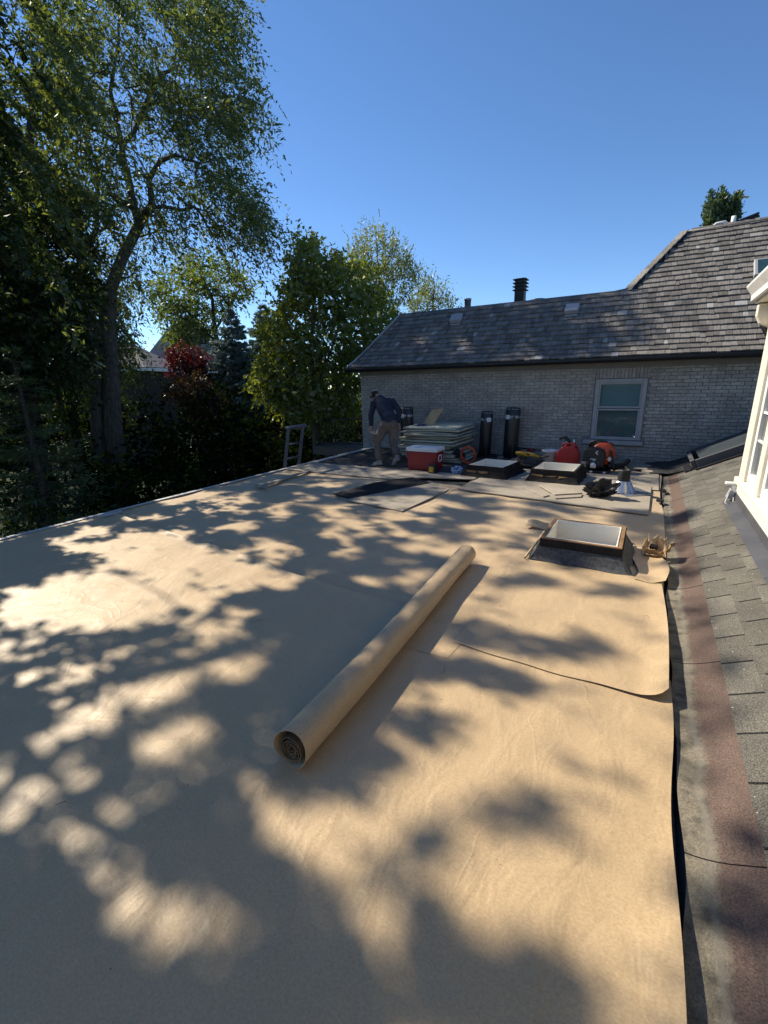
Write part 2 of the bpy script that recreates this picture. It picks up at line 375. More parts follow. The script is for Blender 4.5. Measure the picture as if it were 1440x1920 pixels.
# ---- thin boards at the back
def slab(label, pts, z0, z1, mt, name='cover_board', cat='board', pxs=True, group=None):
    P = [gp(*q, z1) if pxs else np.array([q[0], q[1], z1]) for q in pts]
    ar = sum(P[i][0] * P[(i + 1) % len(P)][1] - P[(i + 1) % len(P)][0] * P[i][1] for i in range(len(P)))
    if ar < 0: P = P[::-1]
    b = MB(); b.prism([(p[0], p[1], z0) for p in P], (0, 0, z1 - z0))
    return solo(name, label, cat, b, mt, group, bevel=.002)
slab('grey cover board at the left roof edge, beside the ladder', [(-6.44, 7.03), (-4.42, 7.03), (-4.42, 7.93), (-6.44, 7.93)], .006, .022, M_BOARD, pxs=False)
slab('pale cover board right behind the black membrane strip', [(-4.41, 7.04), (-3.95, 7.03), (-3.42, 7.42), (-2.58, 7.62), (-2.58, 8.0), (-4.41, 7.93)], .006, .023, M_BOARD, pxs=False)
slab('cut trapezoid cover board in front, partly under black membrane', [(632, 934), (806, 901), (841, 918), (754, 958)], .008, .020, M_BOARD)
slab('large cover board under the metal pipe flashing and the black bag', [(857, 916), (1216, 964), (1222, 912), (1040, 892), (900, 895)], .010, .026, M_BOARD)
slab('back cover board along the brick wall under the backpack blower', [(-2.56, 7.93), (.25, 8.0), (.27, 10.6), (-2.56, 10.6)], .004, .016, M_BOARD, pxs=False)
o = slab('black membrane strip with a pointed right end lying on the board', [(623, 926), (700, 905), (748, 897.5), (774, 894.5), (808, 905), (652, 935)], .022, .026, M_FELT, 'membrane_strip', 'membrane')
slab('dark roof membrane laid out where the bending person stands', [(-6.33, 7.96), (-2.62, 8.05), (-2.62, 10.6), (-6.33, 10.6)], -.03, .012, M_DECK, 'membrane_sheet', 'membrane', pxs=False)
slab('pale metal edge strip running along the roof edge to the brick corner', [(-6.47, 7.95), (-6.335, 7.95), (-6.335, 10.5), (-6.47, 10.5)], .026, .032, M_WMETAL, 'edge_strip', 'metal strip', pxs=False)
slab('thin pale batten strip lying on paper near the ladder foot', [(483, 911), (578, 880), (582, 882), (489, 914)], .03, .042, M_BOARD, 'batten_strip', 'board')
slab('short pale offcut crossing the end of the long batten strip', [(479, 907), (503, 913), (500, 916), (477, 909)], .043, .053, M_BOARD, 'board_offcut', 'board')
slab('short white strip lying at the left roof edge', [(186, 966), (226, 957), (231, 959), (193, 969)], .026, .032, M_WMETAL, 'metal_offcut', 'metal strip')
slab('narrow offcut board leaning left of the two short ones by the middle skylight', [(978, 912), (984, 909), (1030, 928), (1019, 931)], .028, .044, M_BOARD, 'board_offcut', 'board')
slab('lower pale offcut board in front of the rear right skylight', [(1027, 926), (1092, 926), (1090, 931), (1042, 934)], .028, .044, M_BOARD, 'board_offcut', 'board')
slab('upper pale offcut board lying on another in front of the rear right skylight', [(1010, 909), (1028, 910), (1092, 924), (1040, 927)], .046, .062, M_BOARD, 'board_offcut', 'board')

# ================================================================== sloped shingle roof on the right
SL, SX = .5, .42
SA = math.atan(SL)
def sz(x):
    if x <= .30: return -.02
    if x < .46: t_ = (x - .30) / .16; return -.02 + .04 * t_ * t_
    return SL * (x - SX)
sr = MB()
xs_ = [.27, .30, .34, .38, .42, .46, .6, 1.0, 1.5, 2.0, 2.8]
sr.grid(lambda u, v: (xs_[int(round(u * 10))], -3.5 + v * 14.15, sz(xs_[int(round(u * 10))]) - (.006 if u > .05 else .12)), 10, 20)
shingle_roof = tag(sr.build('shingle_roof', M_DECK), kind='structure')
cuts = [-2.6, .6, 1.655, 3.02, 4.2, 5.72, 7.4, 9.3]
for i in range(len(cuts) - 1):
    y0, y1 = cuts[i], cuts[i + 1]; b = MB()
    def fn(u, v):
        y = y0 + .0015 + (y1 - y0 - .003) * v
        xl = .290 + .014 * wob(y, 1.0, 1.3, .4) + .010 * math.sin(9 * y) + .05 * max(0, y - 6) / 3
        x = xl + (.548 - xl) * u
        return (x, y, sz(x) + .004 + .003 * (1 - v) + .008 * max(0, .25 - u) * (1 + math.sin(7 * y)) + .003 * math.sin(13 * y + 5 * x))
    b.grid(fn, 8, max(6, int((y1 - y0) / .07)))
    o = b.build('edge_strip', M_STRIP, shingle_roof); s_ = o.modifiers.new('t', 'SOLIDIFY'); s_.thickness = .004; s_.offset = -1
# asphalt tabs, one by one
tab_meshes = []
for k in range(4):
    b = MB(); L, W, T = .185, .301, .009
    b.add([(-.0, -W / 2, 0), (L, -W / 2, -.004), (L, W / 2, -.004), (0, W / 2, 0), (.0 + random.uniform(-.003, .003), -W / 2 + .002, T), (L, -W / 2 + .002, T - .004), (L, W / 2 - .002, T - .004), (random.uniform(-.003, .003), W / 2 - .002, T)],
          [(0, 3, 2, 1), (4, 5, 6, 7), (0, 1, 5, 4), (1, 2, 6, 5), (2, 3, 7, 6), (3, 0, 4, 7)])
    me = b.mesh('shingle'); me.materials.append(M_SHING); tab_meshes.append(me)
tabs = []
for r in range(13):
    x = .535 + .1405 * r; yo = [0, .15, .06, .21, .10][r % 5] + .02 * random.random()
    n = 0
    y = .3 + yo - .3
    while y < 9.2:
        if x < .86 or y > 6.72: tabs.append((x, y))
        y += .312
tabs = [q for q in tabs if q[1] > .9]
tabs.sort(key=lambda q: math.hypot(q[0], q[1])); rest = MB()
for i, (x, y) in enumerate(tabs):
    rot = Euler((random.uniform(-.006, .006), -SA + random.uniform(-.008, .0), random.uniform(-.008, .008))); L_ = (x, y, sz(x) + .010)
    if i < 298:
        o = link('shingle', tab_meshes[i % 4], None, shingle_roof); o.location = L_; o.rotation_euler = rot
    else:
        me = tab_meshes[i % 4]; R = rot.to_matrix(); rest.add([R @ v.co + Vector(L_) for v in me.vertices], [tuple(p_.vertices) for p_ in me.polygons])
if rest.v: tag(rest.build('shingle_courses', M_SHING, shingle_roof), kind='stuff')
# flashing at the cream wall
for i, (y0, y1) in enumerate([(-3, 1.1), (1.1, 4.05), (4.05, 6.52)]):
    b = MB(); z_ = lambda x: sz(x) + .022
    b.add([(.868, y0, z_(.868)), (.868, y1 - .006, z_(.868)), (.972, y1 - .006, z_(.972)), (.972, y0, z_(.972)), (.972, y1 - .006, z_(.972) + .09), (.972, y0, z_(.972) + .09)], [(0, 3, 2, 1), (3, 5, 4, 2)])
    o = b.build('wall_flashing', M_DGREY, shingle_roof); s_ = o.modifiers.new('t', 'SOLIDIFY'); s_.thickness = .006; s_.offset = 1

# dark membrane flap climbing the slope by the brick wall
b = MB()
def fn(u, v):
    x = .02 + 1.0 * u + .09 * v * (1 - u); y = 10.62 - 1.28 * v + .03 * math.sin(6 * u)
    zz = max(.012, sz(x) + .020) + .02 * math.exp(-((x - .35) / .2) ** 2) + .006 * math.sin(14 * v + 5 * u) + (.03 * (1 - v) * u)
    return (x, y, zz)
b.grid(fn, 16, 14)
o = solo('membrane_flap', 'dark membrane flap curving up the slope against the brick wall', 'membrane', b, M_DECK); s_ = o.modifiers.new('t', 'SOLIDIFY'); s_.thickness = .008; s_.offset = 1
# roof window on the slope
def on_slope(x, y, h): return (x - h * math.sin(SA), y, sz(x) + h * math.cos(SA))
rw = thing('roof_window', 'dark framed roof window on the slope behind the cream wall corner', 'skylight', on_slope(1.3, 9.7, 0))
SR = Euler((0, -SA, 0)).to_matrix()
M_RWGLASS = mat('roof_window_glass', (.055, .065, .072), (.04, .05, .056), 2, .30, .45)
b = MB(); b.box(on_slope(1.42, 9.08, .09), (1.36, .07, .16), SR); b.box(on_slope(1.42, 10.30, .09), (1.36, .07, .16), SR); b.box(on_slope(.775, 9.69, .09), (.07, 1.15, .16), SR); b.box(on_slope(2.03, 9.69, .09), (.07, 1.15, .16), SR)
b.build('frame', M_DGREY, rw, bevel=.006)
b = MB(); b.box(on_slope(1.40, 9.69, .155), (1.18, 1.14, .012), SR); b.build('pane', M_RWGLASS, rw)
b = MB(); b.box(on_slope(1.42, 8.99, .035), (1.45, .10, .012), SR); b.box(on_slope(.68, 9.69, .035), (.10, 1.3, .012), SR); b.build('flashing', M_BLACK, rw)

# ================================================================== cream house on the right
WX, WY = .98, 6.5
ch = thing('cream_house', 'cream stucco house wall with tall white windows at the right edge', 'house', (WX + 1.5, 2.0, GZ))
def wall_box(b, x0, x1, y0, y1, z0, z1): b.box(((x0 + x1) / 2, (y0 + y1) / 2, (z0 + z1) / 2), (x1 - x0, y1 - y0, z1 - z0))
b = MB(); wall_box(b, WX + .03, 4.5, -4, WY - .02, GZ, .505); wall_box(b, WX + .12, 4.5, -4, WY - .02, .505, 2.42); b.build('wall', M_STUCCO, ch)
b = MB(); wall_box(b, WX - .005, WX + .03, -4, WY, .29, .50); b.build('plinth_board', M_STUCCO, ch)
b = MB(); wall_box(b, WX - .045, WX + .09, -4, WY + .02, .505, .565); b.build('sill_board', M_CREAM, ch, bevel=.006)
b = MB(); wall_box(b, WX - .008, WX + .115, 6.20, WY, .57, 2.42); b.build('corner_post', M_CREAM, ch, bevel=.005)
for (y0, y1, nm) in [(5.60, 6.19, 'window'), (4.55, 5.42, 'window'), (3.4, 4.36, 'window')]:
    wn = MB(); wall_box(wn, WX + .02, WX + .09, y1 - .09, y1, .57, 2.3); wall_box(wn, WX + .02, WX + .09, y0, y0 + .09, .57, 2.3); wall_box(wn, WX + .02, WX + .09, y0 + .092, y1 - .092, .57, .67); wall_box(wn, WX + .02, WX + .09, y0 + .092, y1 - .092, 2.2, 2.3)
    wo_ = wn.build('window', M_WHITE, ch, bevel=.004)
    b = MB(); wall_box(b, WX + .06, WX + .066, y0 + .092, y1 - .092, .672, 2.198)
    mg = bpy.data.materials.get('house_glass') or mat('house_glass', (.09, .10, .09), (.16, .16, .14), 3, .06, .9)
    b.build('pane', mg, wo_)
    for zc in (1.03, 1.32, 1.62, 1.92):
        b = MB(); wall_box(b, WX + .035, WX + .055, y0 + .092, y1 - .092, zc - .011, zc + .011); b.build('glazing_bar', M_WHITE, wo_)
    if y1 - y0 > .7:
        b = MB(); wall_box(b, WX + .037, WX + .053, (y0 + y1) / 2 - .01, (y0 + y1) / 2 + .01, .672, 2.198); b.build('glazing_bar', M_WHITE, wo_)
    b = MB(); wall_box(b, WX - .008, WX + .118, y0 - .175, y0 - .005, .57, 2.42); b.build('casing', M_CREAM, ch, bevel=.005)
b = MB(); wall_box(b, .84, 4.6, -4, 6.62, 2.43, 2.46); b.build('soffit', M_CREAM, ch)
b = MB(); b.prism([(.80, 6.66, 2.46), (.80, 6.66, 2.52), (.745, 6.66, 2.60), (.745, 6.66, 2.625), (.90, 6.66, 2.625), (.90, 6.66, 2.46)], (0, -10.6, 0)); b.build('gutter', M_WHITE, ch, bevel=.004)
b = MB(); b.prism([(.90, 6.60, 2.47), (.90, 6.60, 2.64), (4.6, 6.60, 4.4), (4.6, 6.60, 2.47)], (0, -10.5, 0)); b.build('roof', M_SHAKE, ch)
b = MB(); b.prism([(.86, 6.62, 2.42), (.86, 6.62, 2.30), (.90, 6.62, 2.22), (1.00, 6.62, 2.17), (1.10, 6.62, 2.17), (1.10, 6.62, 2.42)], (0, -.10, 0)); b.build('eave_bracket', M_STUCCO, ch, bevel=.008)
b = MB(); b.tube([(.93, 6.70, 2.42), (.95, 6.70, 2.22), (1.00, 6.66, 2.12), (1.12, 6.6, 2.06)], .028, 10); b.build('shadow_elbow', M_BLACK, ch)  # black elbow standing in for the shadow line under the eave
# security light
sl = thing('security_light', 'small white wall light with wire guard at the cream wall corner', 'lamp', (.95, 6.55, .30))
b = MB(); b.box((.93, 6.56, .47), (.13, .09, .03)); b.box((.955, 6.55, .40), (.07, .07, .12)); b.build('housing', M_WHITE, sl, bevel=.01)
b = MB(); b.box((.925, 6.47, .36), (.07, .06, .11), (0, .3, 0)); b.build('lamp_head', M_WINFR, sl, bevel=.01)
b = MB(); b.tube([(.90, 6.44, .36), (.87, 6.36, .28), (.91, 6.33, .245), (.95, 6.38, .27), (.95, 6.44, .33)], .007, 6); b.build('wire_guard', M_WMETAL, sl)

# ================================================================== brick garage
GY = 10.70; GXL = -6.86
ga = thing('brick_garage', 'grey brick building with weathered wooden shake roof and one window', 'building', (-2, 12.5, GZ))
b = MB(); wall_box(b, GXL + .004, 3.2, GY + .30, 16, GZ, 1.95); wall_box(b, GXL + .004, -1.06, GY + .018, GY + .298, GZ, 1.95); wall_box(b, -.12, 3.2, GY + .018, GY + .298, GZ, 1.95); wall_box(b, -1.058, -.122, GY + .018, GY + .298, GZ, .44); wall_box(b, -1.058, -.122, GY + .018, GY + .298, 1.68, 1.95)
gwall = b.build('wall', M_MORTAR, ga)
bricks = []
BL, BH = .203, .0572; CH = .0667
zz = -.62; c = 0
while zz < 1.88:
    x = GXL + (0 if c % 2 == 0 else -.1065)
    while x < 2.4:
        x0 = max(x, GXL); x1 = x + BL
        # window opening and soldier course
        if zz + BH > .33 and zz < 1.90:
            lo_, hi_ = -1.075, -.105
            if zz < .455: lo_, hi_ = -1.21, -.05
            if x1 > lo_ and x0 < hi_:
                if x0 < lo_ - .03: x1 = lo_ - .006
                elif x1 > hi_ + .03: x0 = hi_ + .006
                else: x += BL + .0095; continue
        if x1 - x0 > .03: bricks.append((x0, x1, zz, zz + BH))
        x += BL + .0095
    zz += CH; c += 1
xx = -1.07
while xx < -.12: bricks.append((xx, xx + .0572, 1.69, 1.69 + .192)); xx += .0667
def bvis(q):
    p = np.array([(q[0] + q[1]) / 2, GY, (q[2] + q[3]) / 2]); u, v, d = pix(p)
    ok = 0 < u < 1415 and v < 872; return (0 if ok else 1, d / math.sqrt((q[1] - q[0]) * (q[3] - q[2])))
bricks.sort(key=bvis)
bm_ = MB(); bm_.box((0, 0, 0), (1, .032, 1)); brick_me = bm_.mesh('brick'); brick_me.materials.append(M_BRICK)
rest = MB()
for i, (x0, x1, z0, z1) in enumerate(bricks):
    cpt = ((x0 + x1) / 2, GY + .016 + random.uniform(-.0035, .0025), (z0 + z1) / 2); sc = (x1 - x0 + random.uniform(-.003, .002), 1, z1 - z0 + random.uniform(-.003, .002))
    if i < 300:
        o = link('brick', brick_me, None, gwall); o.location = Vector(cpt) - Vector((-2, 12.5, GZ)); o.scale = sc; o.rotation_euler = (0, random.uniform(-.012, .012), 0)
    else: rest.box(cpt, (sc[0], .032, sc[2]), (0, random.uniform(-.012, .012), 0))
tag(rest.build('brick_courses', M_BRICK, gwall), kind='stuff')
b = MB(); wall_box(b, GXL - .02, 3.2, GY - .02, GY + .06, 1.885, 2.0); b.build('frieze_board', M_GTRIM, ga, bevel=.004)
b = MB(); wall_box(b, -7.02, 3.2, 10.33, GY + .05, 2.003, 2.02); b.build('soffit', M_GTRIM, ga)
b = MB(); b.prism([(-7.1, 10.40, 1.985), (-7.1, 10.31, 1.985), (-7.1, 10.27, 2.03), (-7.1, 10.27, 2.075), (-7.1, 10.40, 2.075)], (10.3, 0, 0)); b.build('gutter', M_BLACK, ga, bevel=.004)
# window
X0, X1, Z0, Z1 = -1.06, -.12, .445, 1.675
b = MB(); F = .075
wall_box(b, X0, X0 + F, GY - .012, GY + .05, Z0, Z1); wall_box(b, X1 - F, X1, GY - .012, GY + .05, Z0, Z1); wall_box(b, X0 + F + .001, X1 - F - .001, GY - .012, GY + .05, Z1 - F, Z1); wall_box(b, X0 + F + .001, X1 - F - .001, GY - .012, GY + .05, Z0, Z0 + .03)
gw = b.build('window', M_WINFR, ga, bevel=.004)
gl, gt, gp_, gtc, ggeo, goi, gout = base_mat('window_glass')
gm = gt.nodes.new('ShaderNodeMixShader'); tr_ = nd(gt, 'ShaderNodeBsdfTransparent'); tr_.inputs['Color'].default_value = (.86, .97, .98, 1); gg = nd(gt, 'ShaderNodeBsdfGlossy', Roughness=.04); fz = nd(gt, 'ShaderNodeFresnel', IOR=1.45)
gt.links.new(fz.outputs[0], gm.inputs[0]); gt.links.new(tr_.outputs[0], gm.inputs[1]); gt.links.new(gg.outputs[0], gm.inputs[2]); gt.links.new(gm.outputs[0], gout.inputs['Surface'])
zm = 1.075
M_DIMMING = bpy.data.materials.new('dimming_sheet'); M_DIMMING.use_nodes = True; _t = M_DIMMING.node_tree; _t.nodes.clear()  # thin dark sheet added only to dim the lower sash
_o = _t.nodes.new('ShaderNodeOutputMaterial'); _x = nd(_t, 'ShaderNodeMixShader', Fac=.14); _a = _t.nodes.new('ShaderNodeBsdfTransparent'); _d = _t.nodes.new('ShaderNodeBsdfDiffuse'); _d.inputs['Color'].default_value = (.02, .025, .03, 1)
_t.links.new(_a.outputs[0], _x.inputs[1]); _t.links.new(_d.outputs[0], _x.inputs[2]); _t.links.new(_x.outputs[0], _o.inputs['Surface'])
for (a_, c_, yo) in ((zm + .02, Z1 - F, .012), (Z0 + .03, zm, .0)):
    b = MB(); s_ = .028; xa, xb = X0 + F + .002, X1 - F - .002; yy0, yy1 = GY + yo, GY + yo + .03
    wall_box(b, xa, xa + s_, yy0, yy1, a_, c_); wall_box(b, xb - s_, xb, yy0, yy1, a_, c_); wall_box(b, xa + s_, xb - s_, yy0, yy1, c_ - s_ - .004, c_); wall_box(b, xa + s_, xb - s_, yy0, yy1, a_, a_ + s_ + .004)
    so_ = b.build('sash', M_WINFR, gw)
    b = MB(); wall_box(b, xa + s_, xb - s_, GY + yo + .016, GY + yo + .020, a_ + s_, c_ - s_); b.build('pane', gl, gw)
    if yo == 0: b = MB(); wall_box(b, xa + s_, xb - s_, GY + .008, GY + .010, a_ + s_, c_ - s_); b.build('dimming_sheet', M_DIMMING, gw)
b = MB(); n = 46
for k in range(n):
    zc = Z0 + .06 + (Z1 - F - Z0 - .07) * k / (n - 1); b.box(((X0 + X1) / 2, GY + .095, zc), (X1 - X0 - .17, .028, .0022), (.62, 0, 0))
tag(b.build('blind_slats', mat('blind', (.56, .62, .64), (.50, .56, .58), 2, .6, .3), gw), kind='stuff')
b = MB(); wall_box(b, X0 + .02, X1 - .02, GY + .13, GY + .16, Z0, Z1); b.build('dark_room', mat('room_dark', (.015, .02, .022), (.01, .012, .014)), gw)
b = MB(); b.prism([(-1.20, GY + .05, .345), (-1.20, GY - .07, .345), (-1.20, GY - .07, .425), (-1.20, GY + .05, .44)], (1.14, 0, 0)); b.build('window_sill', M_WINFR, ga, bevel=.005)

# ---- shake roof with a flared eave
def prof(s):
    """slope length -> (y, z, angle)"""
    y, z = 10.33, 2.085; n = max(1, int(s / .02)); ds = s / n; a = 0
    for i in range(n):
        t_ = (i + .5) * ds; a = math.radians(33 + 10 * min(1, t_ / .9)); y += math.cos(a) * ds; z += math.sin(a) * ds
    return y, z, a
LOWZ, HIZ = 3.50, 4.80
def xleft(z):
    if z < LOWZ: return -7.07 + .78 * (z - 2.06) / 1.42
    return -.72 + (z - LOWZ) / 1.28 * .93
roofm = MB(); S_LOW = 2.14; S_HI = 4.03
pts = [prof(s) for s in np.linspace(0, S_LOW, 10)]
roofm.grid(lambda u, v: (xleft(pts[int(round(v * 9))][1]) * (1 - u) + 3.3 * u, pts[int(round(v * 9))][0], pts[int(round(v * 9))][1] - .014), 2, 9, False)
pts2 = [prof(s) for s in np.linspace(S_LOW, S_HI, 8)]
roofm.grid(lambda u, v: (xleft(max(LOWZ, pts2[int(round(v * 7))][1])) * (1 - u) + 3.3 * u, pts2[int(round(v * 7))][0], pts2[int(round(v * 7))][1] - .014), 2, 7, False)
yl, zl, _a = prof(S_LOW); yh, zh, _a = prof(S_HI)
roofm.add([(xleft(zl), yl, zl - .014), (3.3, yl, zl - .014), (3.3, 16, zl - .014), (xleft(zl), 16, zl - .014)], [(0, 1, 2, 3)])
roofm.add([(-7.07, 10.33, 2.07), (xleft(zl), yl, zl - .014), (xleft(zl), 15.5, zl - .014), (-7.07, 16.6, 2.07)], [(0, 1, 2, 3)])
xh = xleft(HIZ); roofm.add([(-.72, yl, zl - .02), (xh, yh, zh - .014), (xh, yh + .5, zh - .014), (-.72, yh + 1.4, zl - .02)], [(0, 1, 2, 3)])
roofm.add([(xh, yh, zh - .014), (3.3, yh, zh - .014), (3.3, yh + .5, zh - .014), (xh, yh + .5, zh - .014), (3.3, yh + 1.6, zl), (-.72, yh + 1.6, zl)], [(0, 1, 2, 3), (3, 2, 4, 5)])
roof = roofm.build('roof', mat('roof_underlay', (.06, .055, .05), (.04, .04, .038), 5, .9), ga)
shakes = []; k = 0
while k * .166 < S_HI - .03:
    s0 = k * .166; y, z, a = prof(s0); ym, zm_, am = prof(s0 + .083)
    x = xleft(max(zm_, 2.06)) + random.uniform(0, .1) + (.02 if zm_ < LOWZ else .05)
    while x < 2.2:
        wd = random.choice([.075, .09, .10, .12, .14, .16, .19]) * random.uniform(.9, 1.1); shakes.append((x + wd / 2, y, z, am, wd - .005)); x += wd
    k += 1
def svis(q):
    u, v, d = pix(np.array([q[0], q[1], q[2]])); ok = 640 < u < 1425; return (0 if ok else 1, d / math.sqrt(q[4]))
shakes.sort(key=svis)
sm_list = []
for kk in range(5):
    b = MB(); T = .024; jj = lambda: random.uniform(-.003, .004)
    a1, a2 = jj(), jj()
    b.add([(-.5, a1, 0), (.5, a2, 0), (.5, .19, 0), (-.5, .19, 0), (-.5, a1, T + .004), (.5, a2, T), (.5, .19, T * .3), (-.5, .19, T * .3)], [(0, 3, 2, 1), (4, 5, 6, 7), (0, 1, 5, 4), (1, 2, 6, 5), (2, 3, 7, 6), (3, 0, 4, 7)])
    me = b.mesh('shake'); me.materials.append(M_SHAKE); sm_list.append(me)
rest = MB(); off = Vector((-2, 12.5, GZ))
for i, (x, y, z, a, wd) in enumerate(shakes):
    drop = -random.choice([0, 0, 0, 0, 0, 0, 0, 0, .006, .006, .024]); lift_ = random.uniform(0, .006)
    rot = Euler((a - .045 + random.uniform(-.02, .01), random.uniform(-.01, .01), random.uniform(-.012, .012))); L_ = Vector((x, y + drop * math.cos(a), z + drop * math.sin(a) + .004 + lift_))
    if i < 300:
        o = link('shake', sm_list[i % 5], None, roof); o.location = L_ - off; o.rotation_euler = rot; o.scale = (wd, 1, 1)
    else:
        R = rot.to_matrix(); rest.add([R @ Vector((v.co.x * wd, v.co.y, v.co.z)) + L_ for v in sm_list[i % 5].vertices], [tuple(p_.vertices) for p_ in sm_list[i % 5].polygons])
tag(rest.build('shake_courses', M_SHAKE, roof), kind='stuff')
# ridge flashing, hip caps
b = MB(); b.tube([(xleft(zl) - .02, yl + .02, zl + .01), (-3, yl + .03, zl + .012), (-1.0, yl + .03, zl + .02), (-.74, yl + .04, zl + .05)], .035, 8, flat=.7); b.build('ridge_flashing', M_GTRIM, ga)
b = MB(); b.tube([(xh - .03, yh + .02, zh + .015), (3.3, yh + .02, zh + .015)], .05, 8, flat=.7); b.build('ridge_flashing', M_DGREY, ga)
b = MB(); b.tube([(xleft(z_) - .01, y_, z_ + .01) for (y_, z_, a_) in [prof(s) for s in np.linspace(0, S_LOW, 8)]], .03, 8, flat=.8); b.build('hip_flashing', M_WINFR, ga)
hip = [(xleft(max(LOWZ, z_)), y_, z_) for (y_, z_, a_) in [prof(s) for s in np.linspace(S_LOW, S_HI, 13)]]
for i in range(12):
    p0, p1 = Vector(hip[i]), Vector(hip[i + 1]); d_ = (p1 - p0); mid = (p0 + p1) / 2 + Vector((-.02, -.01, .028))
    R = d_.to_track_quat('Y', 'Z').to_matrix() @ Euler((.10, 0, 0)).to_matrix()
    b = MB(); b.box(mid, (.17, d_.length * 1.12, .022), R); b.build('hip_cap', M_SHAKE, ga)
def slope_pt(x, s, h=0):
    y, z, a = prof(s); return Vector((x, y - h * math.sin(a), z + h * math.cos(a))), a
for (px_, py_, s_) in ((857, 594, 1.64), (1074, 573, 1.60)):
    y_, z_, a_ = prof(s_); x_ = yp(px_, py_, y_)[0]; c_, a_ = slope_pt(x_, s_, .09)
    b = MB(); b.box(c_, (.28, .25, .10), (a_, 0, 0)); c2, _ = slope_pt(x_, s_ - .15, .03); b.box(c2, (.25, .05, .03), (a_, 0, 0)); b.build('roof_vent', M_WINFR, ga, bevel=.012)
cy_ = 12.75; cp = yp(975, 560, cy_)
b = MB(); b.box((cp[0], cy_, zl + .30), (.24, .24, .75)); ct = zl + .50
chm = b.build('chimney', M_BLACK, ga, bevel=.01)
for k in range(4):
    b = MB(); hh = yp(975, 523 + 6.5 * k, cy_)[2]; b.prism([(cp[0] - .165, cy_ - .165, hh - .035), (cp[0] + .165, cy_ - .165, hh - .035), (cp[0] + .165, cy_ + .165, hh - .035), (cp[0] - .165, cy_ + .165, hh - .035)], (0, 0, .018)); b.build('louvre', M_BLACK, chm)
q = yp(877, 572, 12.6); b = MB(); b.lathe((q[0], 12.6, zl - .02), [(.085, 0), (.085, q[2] - zl + .13), (.095, q[2] - zl + .13), (.095, q[2] - zl + .18), (0, q[2] - zl + .18)], 16); b.build('metal_flue', mat('galvanised', (.55, .56, .57), (.42, .43, .45), 6, .35, .5, metal=.7), ga)
q = yp(1010, 556, 12.6); b = MB(); b.lathe((q[0], 12.6, zl - .02), [(.10, 0), (.10, .10), (.17, .10), (.17, .15), (0, .17)], 14); b.build('low_vent', M_BLACK, ga)
# things on the high roof
q = yp(1345, 428, yh + .15); b = MB(); b.tube([(q[0] - .12, yh + .15, zh - .05), (q[0] - .10, yh + .15, zh + .06), (q[0] - .03, yh + .15, zh + .12), (q[0] + .12, yh + .15, zh + .13), (q[0] + .17, yh + .15, zh + .07), (q[0] + .20, yh + .15, zh - .05)], .035, 10)
b.tube([(q[0] + .27, yh + .15, zh - .05), (q[0] + .27, yh + .15, zh + .22)], .045, 10); b.build('vent_pipe', M_WHITE, ga)
q = yp(1395, 415, yh + .3); b = MB(); b.box((q[0] + .03, yh + .3, zh + .15), (.42, .3, .05), (0, -.28, 0)); b.box((q[0] + .10, yh + .3, zh + .07), (.30, .26, .2)); b.build('turbine_lid', M_BLACK, ga, bevel=.01)
q0, a_ = slope_pt(1.62, 2.35, .05); b = MB(); b.box(q0, (.42, .50, .10), (a_, 0, 0)); gs = b.build('skylight_frame', M_WINFR, ga, bevel=.01)
q1, a_ = slope_pt(1.62, 2.35, .105); b = MB(); b.box(q1, (.32, .40, .012), (a_, 0, 0)); b.build('pane', mat('dark_teal_glass', (.03, .07, .075), (.02, .05, .055), 2, .08, .9), gs)

# ================================================================== neighbour's house beyond the trees
nh = thing('neighbour_house', 'distant house with grey hipped roofs showing between the trees', 'house', (float(dp(290, 700, 34)[0]), float(dp(290, 700, 34)[1]), GZ))
M_GREYROOF = mat('grey_roof', (.20, .19, .20), (.15, .145, .15), 2, .9, .2, fine=.4)
def hiproof(cx, cy, lx, ly, z0, z1, rl, rot, nm):
    R = Matrix.Rotation(rot, 3, 'Z'); c = Vector((cx, cy, 0))
    P = [Vector((-lx / 2, -ly / 2, z0)), Vector((lx / 2, -ly / 2, z0)), Vector((lx / 2, ly / 2, z0)), Vector((-lx / 2, ly / 2, z0)), Vector((-rl / 2, 0, z1)), Vector((rl / 2, 0, z1))]
    b = MB(); b.add([R @ p + c for p in P], [(0, 1, 5, 4), (1, 2, 5), (2, 3, 4, 5), (3, 0, 4), (3, 2, 1, 0)]); b.build(nm, M_GREYROOF, nh)
    b = MB(); b.box((cx, cy, (GZ + z0) / 2), (lx - .8, ly - .8, z0 - GZ), R); b.build('wall', mat('dark_brick_wall', (.045, .036, .03), (.03, .026, .022), 5, .9), nh)
    b = MB(); b.box((cx, cy, z0 - .14), (lx + .06, ly + .06, .2), R); b.build('fascia', M_WHITE, nh)
q = dp(352, 660, 38); hiproof(q[0], q[1], 6.5, 6, 2.9, 7.0, 1.6, .5, 'roof')
q = dp(238, 672, 31); hiproof(q[0], q[1], 5.6, 5, 3.0, 4.6, 1.2, .45, 'roof')

